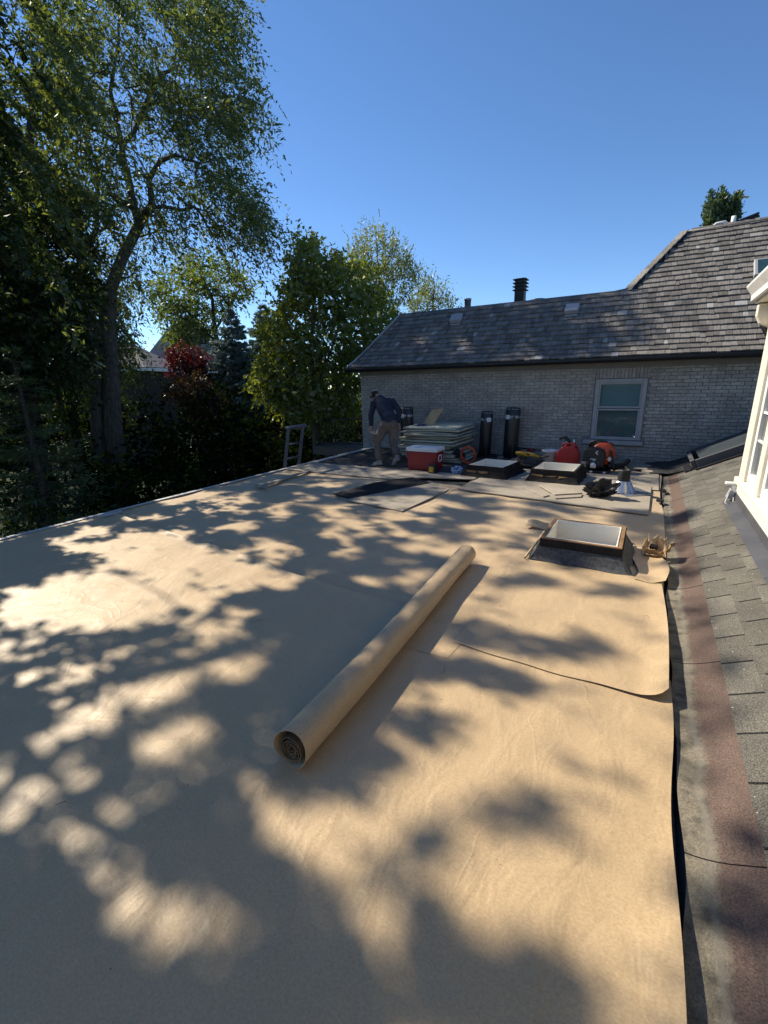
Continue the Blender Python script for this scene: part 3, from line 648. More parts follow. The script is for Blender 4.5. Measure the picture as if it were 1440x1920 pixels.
# ================================================================== long paper roll
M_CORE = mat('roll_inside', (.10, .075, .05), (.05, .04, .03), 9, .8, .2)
pr = thing('paper_roll', 'long rolled tube of tan kraft paper lying across the roof', 'paper roll', (-1.285, 2.65, .016))
R0 = .086; RX, RY0, RY1, RZ = -1.241, 1.235, 3.93, .018
def rcx(y): return -1.241 - .125 * (y - RY0) / (RY1 - RY0)
b = MB()
def fn(u, v):
    th = 2 * math.pi * (u * 1.045) - 2.6; y = RY0 + (RY1 - RY0) * v
    r = R0 * (1 + .010 * math.sin(3 * th + 4 * v) + .012 * math.sin(5.2 * v + 1)) + .0026 * u
    r *= 1 + .05 * math.exp(-v / .015) * (1 if u < .9 else .6) + .03 * math.exp(-((v - .36) / .05) ** 2) * math.sin(th * 2 + 1) - .025 * math.exp(-((v - .7) / .06) ** 2) * math.cos(th - 1)
    return (rcx(y) + .008 * math.sin(5.0 * v) + r * math.sin(th), y + .012 * math.sin(th * 1.5 + 1) * (1 if v < .02 else 0), RZ + R0 + .002 + r * math.cos(th) * .985)
b.grid(fn, 44, 110)
o = b.build('outer_wrap', M_PAPER, pr); s_ = o.modifiers.new('t', 'SOLIDIFY'); s_.thickness = .0022; s_.offset = -1
b = MB()
def fn(u, v):
    th = 2 * math.pi * 5.2 * u + 1.0; r = .012 + .055 * u + .0022 * math.sin(3 * th * .33 + 9 * u)
    y = RY0 + .014 - .010 * u + (RY1 - RY0 - .06) * v + .006 * math.sin(7 * u * 6)
    return (rcx(y) - .004 + r * math.sin(th) * .97, y, RZ + .073 + r * math.cos(th) * .98)
b.grid(fn, 190, 6)
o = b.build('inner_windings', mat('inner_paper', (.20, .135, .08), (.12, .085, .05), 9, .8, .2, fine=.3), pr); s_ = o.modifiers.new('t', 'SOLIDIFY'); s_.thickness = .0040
b = MB(); b.tube([(rcx(RY0), RY0 + .09, RZ + .07), (rcx(RY1), RY1 - .09, RZ + .07)], .06, 16); b.build('core', M_CORE, pr)

# ================================================================== skylights
M_LINER = mat('skylight_liner', (.80, .76, .67), (.74, .70, .61), 3, .6, .3, fine=.06)
M_DIFF = mat('frosted_panel', (.78, .74, .66), (.74, .70, .62), 1.2, .45, .4)
M_CURB = mat('curb_felt', (.014, .013, .014), (.026, .023, .022), 7, .85, .15, bmp=.6, bscale=30, bdist=.012, fine=.5)
M_RAWWOOD = mat('rough_wood', (.34, .20, .10), (.20, .115, .06), 8, .85, .2, stretch=(2, 12, 12), fine=.4)
def skylight(label, x0, x1, y0, y1, z0, h, skirt, rot, wood):
    c = ((x0 + x1) / 2, (y0 + y1) / 2, z0)
    t = thing('skylight', label, 'skylight', c, 'skylight curbs on the flat roof'); W = .045
    def P(b, *a, **k): b.box(*a, **k)
    for (cx_, cy2, lx, ly) in ((c[0], y0 + W / 2, x1 - x0, W), (c[0], y1 - W / 2, x1 - x0, W), (x0 + W / 2, c[1], W, y1 - y0 - 2 * W - .002), (x1 - W / 2, c[1], W, y1 - y0 - 2 * W - .002)):
        b = MB(); b.box((cx_, cy2, z0 + h / 2 - .002), (lx, ly, h)); b.build('curb_board', M_CURB, t, bevel=.004)
    b = MB()
    T = .012
    for (cx_, cy2, lx, ly) in ((c[0], y0 + W / 2, x1 - x0 - .012, W - .012), (c[0], y1 - W / 2, x1 - x0 - .012, W - .012), (x0 + W / 2, c[1], W - .012, y1 - y0 - 2 * W), (x1 - W / 2, c[1], W - .012, y1 - y0 - 2 * W)):
        b.box((cx_, cy2, z0 + h + .002), (lx, ly, .01))
    b.build('top_rim', M_RAWWOOD if wood else M_CURB, t, bevel=.002)
    xi0, xi1, yi0, yi1 = x0 + W + .001, x1 - W - .001, y0 + W + .001, y1 - W - .001
    b = MB(); b.box((c[0], yi0 + T / 2, z0 + h / 2 + .006), (xi1 - xi0, T, h)); b.box((c[0], yi1 - T / 2, z0 + h / 2 + .006), (xi1 - xi0, T, h)); b.box((xi0 + T / 2, c[1], z0 + h / 2 + .006), (T, yi1 - yi0 - 2 * T - .002, h)); b.box((xi1 - T / 2, c[1], z0 + h / 2 + .006), (T, yi1 - yi0 - 2 * T - .002, h))
    b.build('white_liner', M_LINER, t, bevel=.002)
    b = MB(); b.box((c[0], c[1], z0 + .012), (xi1 - xi0 - 2 * T - .002, yi1 - yi0 - 2 * T - .002, .012)); b.build('frosted_panel', M_DIFF, t)
    # sloped skirt of membrane round the curb
    b = MB(); k = .62
    ring = [[(x0 - .003, y0 - .003, z0 + h * k), (x1 + .003, y0 - .003, z0 + h * k), (x1 + .003, y1 + .003, z0 + h * k), (x0 - .003, y1 + .003, z0 + h * k)],
            [(x0 - skirt, y0 - skirt * 1.0, z0 + .006), (x1 + skirt, y0 - skirt * 1.1, z0 + .006), (x1 + skirt, y1 + skirt, z0 + .006), (x0 - skirt, y1 + skirt, z0 + .006)]]
    N = 14
    for sd_ in range(4):
        a0, a1 = Vector(ring[0][sd_]), Vector(ring[0][(sd_ + 1) % 4]); b0, b1 = Vector(ring[1][sd_]), Vector(ring[1][(sd_ + 1) % 4])
        def fn(u, v):
            p = a0.lerp(a1, u).lerp(b0.lerp(b1, u), v); s = math.sin(math.pi * u)
            return (p.x + .012 * v * math.sin(17 * u + sd_), p.y + .012 * v * math.sin(13 * u + sd_), p.z + (-.02 * math.sin(math.pi * v) + .010 * math.sin(9 * u + 4 * v + sd_) * v * (1 - v) * 3))
        b.grid(fn, N, 5)
    o = b.build('membrane_skirt', M_GRAN if wood else M_CURB, t); s_ = o.modifiers.new('t', 'SOLIDIFY'); s_.thickness = .008; s_.offset = 1
    if not wood:
        b = MB()
        for kx in range(3): b.box((x0 + .12 + kx * (x1 - x0 - .2) / 2.4, y0 - .012, z0 + h * .42), ((x1 - x0) * .26, .012, h * .26), (0, random.uniform(-.06, .06), 0), jit=.012)
        b.build('torn_wood', M_RAWWOOD, t)
    if rot:
        t.rotation_euler.z = rot
    return t
skylight('open skylight curb with white lining nearest the viewer, right of the paper roll', -.79, -.07, 4.35, 5.08, .012, .205, .085, 0, True)
skylight('rear skylight curb with torn wood front, just right of the blue rag', -2.80, -2.06, 7.86, 8.70, .012, .20, .085, -.10, False)
skylight('rear skylight curb directly in front of the red fuel can', -1.66, -.93, 7.88, 8.70, .026, .20, .07, -.03, False)
# torn paper and scraps around the near skylight
b = MB(); b.tube([gp(984, 1046, .03), gp(996, 1030, .05), gp(1010, 1012, .06), gp(1020, 997, .05)], .012, 6); solo('rolled_paper_edge', 'thin rolled-back paper edge along the left of the nearest skylight', 'paper', b, M_PAPER2)
b = MB(); p_ = gp(1013, 986, .03); b.grid(lambda u, v: (p_[0] - .16 + .24 * u, p_[1] - .06 + .16 * v, .024 + .035 * v * v + .012 * math.sin(5 * u)), 6, 6)
o = solo('paper_scrap', 'torn paper flap sticking out left behind the nearest skylight', 'paper', b, M_PAPER); s_ = o.modifiers.new('t', 'SOLIDIFY'); s_.thickness = .003
p_ = gp(1225, 1040, .03)
cb = thing('cardboard_piece', 'crumpled open piece of brown cardboard beside the nearest skylight', 'cardboard', p_)
M_CARD = mat('cardboard', (.36, .235, .115), (.29, .185, .09), 6, .8, .2, fine=.2)
def ragged(a, e1, e2, nu, nv, seed, jag=.02, crumple_=.008):
    """torn sheet: lower edge a..a+e1, height e2 with an uneven torn top"""
    rr = random.Random(seed); hs = [1 + rr.uniform(-.35, .25) for _ in range(nu + 1)]; b = MB(); a, e1, e2 = Vector(a), Vector(e1), Vector(e2); nn = e1.cross(e2).normalized()
    b.grid(lambda u, v: a + e1 * u + e2 * (v * (1 + (hs[int(round(u * nu))] - 1) * v)) + nn * crumple_ * math.sin(9 * u + 7 * v + seed) + nn * .02 * v * v, nu, nv, False); return b
B_ = Vector(p_)
for nm, (a_, e1, e2, sd_, mt_) in (('front_panel', ((-.075, -.03, 0), (.15, -.04, .0), (.0, -.015, .085), 3, M_CARD)), ('side_panel', ((.078, -.07, 0), (.03, .15, .02), (.015, 0, .10), 5, M_CARD)), ('torn_flap', ((-.09, .02, .0), (.05, .10, .02), (-.02, .0, .13), 8, M_PAPER2)), ('torn_flap', ((-.03, .07, .0), (.11, .03, .01), (.01, .03, .15), 11, M_PAPER2)), ('torn_flap', ((.07, .02, .0), (.06, .06, .02), (.03, .01, .11), 17, M_PAPER)), ('torn_flap', ((-.10, -.03, .005), (.10, .12, .005), (.10, -.05, .03), 23, M_PAPER))):
    o = ragged(B_ + Vector(a_), e1, e2, 7, 4, sd_).build(nm, mt_, cb); s_ = o.modifiers.new('t', 'SOLIDIFY'); s_.thickness = .004
b = MB(); b.box(Vector(p_) + Vector((.0, .05, .06)), (.06, .05, .04), (.3, .2, .4), jit=.01); b.build('dark_lump', M_CURB, cb)

# ================================================================== stack of insulation boards
SB0, SB1, SY0, SY1 = -4.78, -3.52, 8.98, 10.25
names = ['topmost', 'second', 'third', 'fourth', 'fifth', 'sixth', 'seventh', 'eighth', 'ninth', 'tenth', 'eleventh', 'twelfth', 'thirteenth', 'fourteenth', 'lowest']
zs = .02; lay = []
shift = [(0.0, 0, .0), (.06, .02, .02), (-.04, .05, 0), (.12, -.05, .03), (.10, .0, -.04), (-.10, .03, .04), (.04, -.03, -.02), (.0, .0, .0), (-.05, .02, .02), (-.14, -.02, .01), (.02, .0, -.02), (-.08, .03, .03), (.06, 0, 0), (.10, .02, .02), (.16, .04, .03)]
for k in range(15)[::-1]:
    sx, sy, rz = shift[k]; th = random.choice([.030, .034, .040]); tilt = (.0, random.uniform(-.012, .012), 0)
    gap = random.uniform(.006, .022); sx += random.uniform(-.05, .05); sy += random.uniform(-.04, .04); rz += random.uniform(-.03, .03); tl = random.uniform(-.02, .02) if k > 8 else random.uniform(-.008, .008)
    c = ((SB0 + SB1) / 2 + sx, (SY0 + SY1) / 2 + sy, zs + th / 2)
    b = MB(); Rz = Euler((random.uniform(-.006, .006), tl, rz)).to_matrix()
    # slightly sagging board: three segments across
    nx = 6; L, D = 1.22, 1.24
    def fn_top(u, v, s): return Vector(c) + Rz @ Vector(((u - .5) * L, (v - .5) * D, s * th / 2 - .012 * (2 * u - 1) ** 2 * (k % 3) * .6))
    vs, fs = [], []
    for i in range(nx + 1):
        for (v, s) in ((0, -1), (1, -1), (1, 1), (0, 1)): vs.append(fn_top(i / nx, v, s))
    for i in range(nx):
        a_ = i * 4; n_ = a_ + 4
        for j in range(4): fs.append((a_ + j, a_ + (j + 1) % 4, n_ + (j + 1) % 4, n_ + j))
    fs += [(3, 2, 1, 0), (nx * 4, nx * 4 + 1, nx * 4 + 2, nx * 4 + 3)]
    b.add(vs, fs)
    lab = ('topmost grey board of the stack behind the red cooler' if k == 0 else 'lowest board of the stack behind the red cooler, resting on the roof' if k == 14 else names[k] + ' board from the top of the stack behind the red cooler')
    solo('insulation_board', lab, 'board', b, M_BEDGE, 'boards stacked behind the red cooler', bevel=.004)
    zs += th + gap
ZTOP = zs
# leaning offcut and blue thing on top
q = yp(795, 792, 9.55); b = MB(); a_ = Vector((q[0], 9.45, ZTOP)); d_ = Vector((.22, .06, .34)); sdv = Vector((.27, .02, .02)); nrm = d_.cross(sdv).normalized() * .025
b.prism([a_, a_ + sdv, a_ + sdv + d_, a_ + d_], nrm); solo('board_offcut', 'tilted tan board offcut standing on top of the grey stack', 'board', b, mat('tan_board', (.42, .34, .21), (.34, .27, .16), 5, .85, .2, fine=.2))
q = yp(788, 794, 9.3); b = MB(); b.grid(lambda u, v: (q[0] - .13 + .24 * u, 9.26 + .2 * v, ZTOP + .006 + .035 * math.sin(math.pi * u) * math.sin(math.pi * v) + .008 * math.sin(11 * u + 7 * v)), 8, 8); solo('blue_glove', 'dark blue work glove lying on top of the board stack', 'glove', b, mat('blue_cloth', (.015, .045, .13), (.01, .03, .09), 8, .9))

# ================================================================== standing membrane rolls
M_ROLL = mat('roll_black', (.012, .012, .013), (.02, .02, .021), 5, .38, .5, bmp=.15, bscale=20, bdist=.01)
def band_mat():
    mt, t, p, tc, geo, oi, out = base_mat('printed_band'); P = geo.outputs['Position']
    r = noise(t, mapping(t, P, (14, 14, 5)), 3, 2, .5)
    col = mixc(t, ramp(t, r, .50, .53), (.42, .42, .44), (.03, .03, .035)); t.links.new(col, p.inputs['Base Color']); p.inputs['Roughness'].default_value = .45; return mt
M_BAND = band_mat(); M_LABEL = mat('paper_label', (.70, .71, .73), (.60, .61, .64), 9, .6)
def mroll(label, px, py, ptop, r, lab_ang, tilt):
    p = gp(px, py); t = thing('membrane_roll', label, 'roofing roll', p, 'black membrane rolls standing by the wall'); d = pix(p)[2]
    h = 1.0; # height from the photograph's top
    h = yp(px, ptop, p[1])[2]
    A = Vector((tilt, 0, 1)).normalized()
    def at_(s): return Vector(p) + A * s
    b = MB(); b.lathe(p, [(0, .01), (r, .01), (r * 1.01, h * .3), (r, h * .7), (r, h - .01), (r - .01, h), (r * .45, h), (r * .45, h - .10), (0, h - .10)], 24, axis=A); b.build('roll_body', M_ROLL, t)
    b = MB(); b.lathe(p, [(r + .003, h * .80), (r + .004, h * .80), (r + .004, h * .80 + .055), (r + .003, h * .80 + .055)], 24, axis=A); b.build('printed_band', M_BAND, t)
    b = MB(); b.lathe(p, [(r + .002, h - .035), (r + .004, h - .035), (r + .004, h - .022), (r + .002, h - .022)], 24, axis=A); b.build('pale_rim', M_BAND, t)
    b = MB(); c_ = at_(h * .80 + .01); n = 6
    b.grid(lambda u, v: c_ + Vector((math.cos(lab_ang + (u - .5) * .7) * (r + .008), math.sin(lab_ang + (u - .5) * .7) * (r + .008), -.03 + .09 * v)), n, 2); b.build('label', M_LABEL, t)
    b = MB(); s_ = MB()
    b.grid(lambda u, v: Vector(p) + A * (.02 + (h - .2) * v) + Vector((math.cos(-1.15 + .02 * math.sin(3 * v)) * (r + .003 + .004 * u), math.sin(-1.15) * (r + .003 + .004 * u), 0)) + Vector((.02 * u, .01 * u, 0)), 2, 10); b.build('loose_edge', M_ROLL, t)
    return p, r
mroll('black membrane roll standing between the person and the board stack', 764, 852, 763, .155, -1.9, -.01)
p2, r2 = mroll('shorter black membrane roll standing just right of the board stack', 908, 856, 771, .135, -.9, .03)
mroll('taller black membrane roll standing nearest the garage window', 956, 858, 764, .16, -2.1, .02)

# ================================================================== cooler
M_RED = mat('red_plastic', (.24, .008, .014), (.19, .007, .011), 3, .38, .5, bmp=.05, bscale=80)
M_LID = mat('white_plastic', (.66, .68, .72), (.58, .60, .64), 3, .45, .5)
p0 = gp(762, 880, .02); p1 = gp(816, 884, .02); cw = 0.66
ck = thing('cooler', 'red cooler box with white lid beside the board stack', 'cooler', (float(p0[0] + .33), float(p0[1] + .18), .014))
C0 = Vector(ck.location)
b = MB(); w0, w1, d0, d1, hh = .30, .325, .165, .185, .37
b.add([C0 + Vector(q) for q in ((-w0, -d0, 0), (w0, -d0, 0), (w0, d0, 0), (-w0, d0, 0), (-w1, -d1, hh), (w1, -d1, hh), (w1, d1, hh), (-w1, d1, hh))], [(0, 3, 2, 1), (4, 5, 6, 7), (0, 1, 5, 4), (1, 2, 6, 5), (2, 3, 7, 6), (3, 0, 4, 7)]); b.build('body', M_RED, ck, bevel=.018, seg=3)
b = MB(); b.box(C0 + Vector((0, 0, hh + .045)), (.67, .39, .078)); lid = b.build('lid', M_LID, ck, bevel=.014, seg=2)
b = MB(); b.box(C0 + Vector((0, 0, hh + .087)), (.56, .28, .008)); b.build('lid_panel', M_LID, lid, bevel=.003)
for sx in (1, -1):
    b = MB(); x_ = sx * .318
    for q, s in (((x_, 0, .30), (.012, .16, .028)), ((x_, 0, .19), (.012, .16, .024)), ((x_, -.07, .245), (.012, .024, .11)), ((x_, .07, .245), (.012, .024, .11))): b.box(C0 + Vector(q), s)
    b.build('handle', M_LID, ck, bevel=.004)
# things by the cooler
p_ = gp(810, 888, .014); yt = thing('yellow_battery_box', 'small black and yellow tool box in front of the red cooler', 'tool', p_); C_ = Vector(p_)
M_YEL = mat('yellow_plastic', (.55, .30, .01), (.45, .24, .01), 4, .45, .5); M_TBLK = mat('tool_black', (.012, .012, .012), (.022, .022, .022), 5, .5, .4)
b = MB(); b.box(C_ + Vector((0, .04, .085)), (.17, .12, .16), (0, 0, -.2)); b.build('case', M_TBLK, yt, bevel=.015, seg=2)
b = MB(); b.box(C_ + Vector((-.01, -.025, .08)), (.10, .012, .10), (0, .12, -.2)); b.build('front_plate', M_YEL, yt, bevel=.004)
b = MB(); b.tube([C_ + Vector((-.06, .04, .16)), C_ + Vector((-.05, .04, .21)), C_ + Vector((.04, .04, .22)), C_ + Vector((.06, .04, .16))], .012, 8); b.build('handle', M_TBLK, yt)
# rag
def rag_mat():
    mt, t, p, tc, geo, oi, out = base_mat('blue_rag'); P = geo.outputs['Position']
    col = mixc(t, ramp(t, noise(t, P, 24, 3, .6), .42, .55), (.03, .06, .20), (.40, .48, .66)); t.links.new(col, p.inputs['Base Color']); p.inputs['Roughness'].default_value = .9; return mt
def crumple(c, r, seed, n=22, amp=.35):
    """crumpled cloth or plastic: folds from random directions"""
    b = MB(); rr = random.Random(seed); n = int(n * 1.5); m_ = n // 2; vs, fs = [], []
    K_ = [(Vector((rr.gauss(0, 1), rr.gauss(0, 1), rr.gauss(0, .6))) * rr.uniform(1.6, 4.2), rr.uniform(0, 6), rr.uniform(.4, 1)) for _ in range(7)]
    for i in range(m_ + 1):
        th = math.pi * i / m_
        for k in range(n):
            a_ = 2 * math.pi * k / n; d = Vector((math.sin(th) * math.cos(a_), math.sin(th) * math.sin(a_), -math.cos(th)))
            s = 1 + amp * sum(w_ * (.6 - 1.6 * abs(math.sin(kv.dot(d) + ph))) for kv, ph, w_ in K_) / 2.6
            zz = r[2] * (.5 + .5 * d.z) * (1 + .8 * (s - 1)); fl = .35 + .65 * min(1, (1 + d.z) * 1.2)
            vs.append((c[0] + r[0] * d.x * s * (1.25 - .25 * fl), c[1] + r[1] * d.y * s * (1.25 - .25 * fl), c[2] + max(0.0, zz)))
    for i in range(m_):
        for k in range(n): fs.append((i * n + k, i * n + (k + 1) % n, (i + 1) * n + (k + 1) % n, (i + 1) * n + k))
    b.add(vs, fs, False); return b
p_ = gp(853, 889, .014); solo('blue_rag', 'crumpled blue and white rag left of the rear skylights', 'rag', crumple((p_[0], p_[1] + .08, .014), (.15, .11, .14), 3), rag_mat())
# orange hose coil
p_ = gp(872, 872, .014); M_ORG = mat('orange_rubber', (.62, .09, .025), (.48, .06, .02), 5, .5, .4)
b = MB(); pts_ = []
for k in range(70):
    a_ = k * .27; pts_.append(Vector((p_[0] + (.15 + .018 * math.sin(k * .9)) * math.cos(a_), p_[1] + .10 + .004 * k * .5 + .03 * math.sin(k * .31), .03 + .17 + .165 * math.sin(a_) * (1 + .05 * math.sin(k * .7)))))
b.tube(pts_, .015, 6); solo('orange_cord', 'coiled orange power cord propped behind the blue rag', 'cord', b, M_ORG)
# dark tool bag behind the coil
p_ = gp(838, 868, .014); solo('dark_bag', 'dark slumped bag between the cooler and the orange cord', 'bag', crumple((p_[0] + .1, p_[1] + .25, .014), (.24, .16, .30), 8, amp=.22), M_TBLK)
p_ = gp(905, 868); b = MB(); b.lathe((p2[0], p2[1], .012), [(0, .04), (.20, .03), (.30, .015), (.34, 0)], 20); b.v = [(v[0] + .02 * math.sin(9 * v[1]), v[1], v[2] + .008 * math.sin(20 * v[0])) for v in b.v]; solo('membrane_scrap', 'crumpled black membrane scrap under the shorter black roll', 'membrane', b, M_FELT)
p_ = gp(938, 868, .014); tc_ = thing('paint_tin', 'small dark metal tin between the two black rolls', 'tin', p_)
b = MB(); b.lathe(p_, [(0, 0), (.065, 0), (.065, .14), (.058, .145), (.055, .135), (0, .135)], 16); b.build('tin', mat('tin_grey', (.10, .10, .11), (.06, .06, .065), 7, .45, .5, metal=.4), tc_)
b = MB(); b.tube([Vector(p_) + Vector((-.065, 0, .12)), Vector(p_) + Vector((0, -.05, .06)), Vector(p_) + Vector((.065, 0, .12))], .004, 5); b.build('handle', M_WMETAL, tc_)
# black tool bag with yellow tool
p_ = gp(985, 882, .014); bag = crumple((p_[0], p_[1] + .32, .014), (.36, .20, .26), 21, 26, .22); solo('tool_bag', 'open black tool bag between the two rear skylights', 'bag', bag, M_TBLK)
p_ = Vector((p_[0], p_[1] + .30, .24)); dr = thing('yellow_drill', 'yellow and black power tool lying on the black tool bag', 'tool', p_)
b = MB(); b.tube([p_ + Vector((-.27, -.02, .06)), p_ + Vector((-.16, -.02, .055)), p_ + Vector((0, 0, .03)), p_ + Vector((.18, .02, 0))], [.030, .042, .045, .03], 10); b.build('body', M_YEL, dr)
b = MB(); b.tube([p_ + Vector((-.14, -.02, .04)), p_ + Vector((-.17, -.04, -.06))], [.026, .03], 8); b.box(p_ + Vector((-.175, -.045, -.08)), (.10, .07, .04)); b.build('grip', M_TBLK, dr, bevel=.004)
b = MB(); b.tube([p_ + Vector((.17, .02, 0)), p_ + Vector((.32, .03, .01)), p_ + Vector((.36, .03, .03))], [.018, .014, .012], 8); b.build('nozzle', M_TBLK, dr)
b = MB(); b.box(p_ + Vector((-.05, -.045, .05)), (.12, .006, .035), (0, .15, 0)); b.build('badge', M_TBLK, dr)
# long pole tool with red collar
A_, B_ = yp(975, 840, 10.35), yp(1050, 851, 10.0); A_ = Vector(A_); B_ = Vector(B_); pl = thing('pole_trimmer', 'long black pole tool with red handle lying towards the fuel can', 'tool', ((A_.x + B_.x) / 2, (A_.y + B_.y) / 2, .014))
b = MB(); b.tube([A_, A_.lerp(B_, .5) + Vector((0, 0, .012)), B_], .014, 8); b.build('shaft', M_TBLK, pl)
b = MB(); C_ = A_.lerp(B_, .28); b.tube([C_ - Vector((.07, 0, 0)), C_ + Vector((.10, -.02, -.01))], .035, 10); b.tube([C_, C_ + Vector((.02, -.03, -.17))], .012, 8); b.build('red_handle', M_RED, pl)
b = MB(); b.box(A_ + Vector((-.02, 0, -.03)), (.06, .03, .10)); b.build('end_cap', M_TBLK, pl, bevel=.005)
A2, B2 = Vector(yp(990, 862, 9.75)), Vector(yp(1043, 849, 9.65)); b = MB(); b.tube([A2 - Vector((.05, 0, .03)), A2, B2, B2 + Vector((.10, 0, .01))], [.02, .016, .016, .012], 8); solo('black_tube', 'thin black tube lying over the tool bag towards the fuel can', 'tool', b, M_TBLK)
# white bucket
p_ = gp(1028, 872, .014); bk = thing('white_bucket', 'white plastic bucket just left of the red fuel can', 'bucket', (float(p_[0]), float(p_[1] + .15), .014)); C_ = bk.location
b = MB(); b.lathe(C_, [(0, 0), (.14, 0), (.165, .27), (.175, .27), (.175, .285), (.158, .285), (.14, .02), (0, .02)], 22); b.build('bucket', M_LID, bk)
b = MB(); b.tube([C_ + Vector((.175 * math.cos(t_), .175 * math.sin(t_) * .4 - .1, .26 - .14 * math.sin(t_))) for t_ in [math.pi * k / 8 for k in range(9)]], .004, 5); b.build('handle', M_WMETAL, bk)
# fuel can
M_RED2 = mat('can_red', (.50, .022, .018), (.42, .018, .015), 3, .35, .5, bmp=.06, bscale=50)
p_ = gp(1062, 876, .014); fc = thing('fuel_can', 'red plastic fuel can with black spout next to the backpack blower', 'fuel can', (float(p_[0]), float(p_[1] + .12), .014)); C_ = Vector(fc.location)
b = MB(); prof_ = [(-.20, 0), (.20, 0), (.215, .05), (.215, .26), (.17, .36), (.10, .40), (-.02, .41), (-.10, .40), (-.17, .34), (-.215, .25), (-.215, .05)]
b.prism([C_ + Vector((x_, -.12, z_)) for x_, z_ in prof_], (0, .25, 0)); b.build('tank', M_RED2, fc, bevel=.03, seg=3)
b = MB(); b.box(C_ + Vector((0, -.123, .19)), (.26, .006, .20)); b.build('raised_panel', M_RED2, fc, bevel=.003)
b = MB(); b.tube([C_ + Vector((-.12, 0, .39)), C_ + Vector((-.10, 0, .45)), C_ + Vector((.10, 0, .455)), C_ + Vector((.16, 0, .36))], .022, 10); b.build('handle', M_RED2, fc)
b = MB(); b.tube([C_ + Vector((-.02, .03, .40)), C_ + Vector((-.02, .03, .50)), C_ + Vector((-.08, .03, .56)), C_ + Vector((-.17, .03, .55)), C_ + Vector((-.19, .03, .51))], [.045, .04, .035, .026, .022], 10); b.build('spout', M_TBLK, fc)
b = MB(); b.tube([C_ + Vector((.08, .04, .42)), C_ + Vector((.08, .04, .53))], .013, 8); b.tube([C_ + Vector((-.05, .0, .42)), C_ + Vector((-.05, -.0, .50))], .010, 8); b.build('vent_cap', M_LID, fc)
# backpack blower
p_ = gp(1112, 888, .012); bb = thing('backpack_blower', 'black and orange backpack leaf blower standing under the garage window', 'leaf blower', (float(p_[0]), float(p_[1] + .18), .012)); C_ = Vector(bb.location)
M_ORP = mat('orange_plastic', (.58, .075, .018), (.48, .06, .015), 4, .38, .5)
b = MB(); b.box(C_ + Vector((.02, 0, .03)), (.50, .34, .05)); b.box(C_ + Vector((.05, .17, .28)), (.40, .05, .50)); b.build('base_frame', M_TBLK, bb, bevel=.015, seg=2)
b = MB(); b.prism([C_ + Vector(q) for q in ((-.22, -.14, .12), (.15, -.14, .11), (.17, -.14, .30), (.13, -.14, .43), (.0, -.14, .47), (-.20, -.14, .44))], (0, .24, 0)); b.build('engine_cover', M_TBLK, bb, bevel=.03, seg=3)
b = MB(); b.lathe(C_ + Vector((.10, .13, .33)), [(.05, -.10), (.18, -.09), (.215, -.03), (.215, .05), (.18, .09), (.05, .10)], 26, axis=(0, -1, 0)); b.build('fan_housing', M_ORP, bb)
b = MB(); b.tube([C_ + Vector((-.14, .10, .46)), C_ + Vector((-.12, .10, .53)), C_ + Vector((.0, .10, .575)), C_ + Vector((.14, .10, .55)), C_ + Vector((.20, .10, .47))], .022, 10); b.build('carry_handle', M_TBLK, bb)
b = MB(); b.lathe(C_ + Vector((-.02, -.13, .10)), [(0, 0), (.055, 0), (.05, .07), (.02, .10), (0, .10)], 14); b.build('fuel_bottle', M_LID, bb)
b = MB(); b.lathe(C_ + Vector((-.17, -.10, .12)), [(0, 0), (.05, 0), (.05, .08), (.02, .11), (0, .11)], 14); b.build('fuel_filter', mat('smoky_plastic', (.35, .28, .24), (.25, .2, .18), 4, .4), bb)
for q in ((.02, -.144, .365), (.02, -.144, .395)):
    b = MB(); b.box(C_ + Vector(q), (.06, .004, .014), (0, .7 if q[2] < .38 else -.7, 0)); b.build('badge', M_LABEL, bb)
for q, s in (((-.03, -.144, .26), (.10, .004, .014)), ((-.01, -.144, .235), (.05, .004, .010)), ((-.04, -.18, .035), (.045, .012, .03)), ((.18, -.18, .03), (.045, .012, .03))):
    b = MB(); b.box(C_ + Vector(q), s); b.build('buckle' if q[2] < .1 else 'badge', M_LABEL, bb)
b = MB()
for k in range(4): b.box(C_ + Vector((-.12 + .06 * k, -.144, .19)), (.03, .008, .05))
b.build('cooling_grille', M_DGREY, bb)
b = MB(); b.box(C_ + Vector((.235, -.02, .26)), (.06, .012, .07), (0, .6, .3)); b.build('side_badge', M_LABEL, bb)
b = MB(); pts_ = [C_ + Vector((.20, .05, .14)), C_ + Vector((.32, .10, .10)), C_ + Vector((.42, .30, .09)), C_ + Vector((.46, .62, .08)), C_ + Vector((.52, .95, .10))]
b.tube(pts_, [.06, .055, .055, .05, .05], 12)
for k in range(7):
    q = pts_[1].lerp(pts_[2], k / 6); b.tube([q - (pts_[2] - pts_[1]).normalized() * .012, q + (pts_[2] - pts_[1]).normalized() * .012], .064, 12)
tb = b.build('blower_tube', M_TBLK, bb)
b = MB(); b.tube([pts_[4] - Vector((.0, .04, 0)), pts_[4] + Vector((.004, .02, .0))], .055, 12); b.build('tube_end', M_WMETAL, tb)
b = MB(); b.tube([C_ + Vector((.38, .25, .07)), C_ + Vector((.62, .20, .05)), C_ + Vector((.76, .16, .055))], [.022, .018, .028], 9); b.build('hand_grip', M_TBLK, bb)
b = MB(); b.grid(lambda u, v: C_ + Vector((.24 + .08 * v, -.05 + .22 * u, .40 - .36 * v + .03 * math.sin(5 * u))), 5, 8); o = b.build('shoulder_strap', M_TBLK, bb); s_ = o.modifiers.new('t', 'SOLIDIFY'); s_.thickness = .02

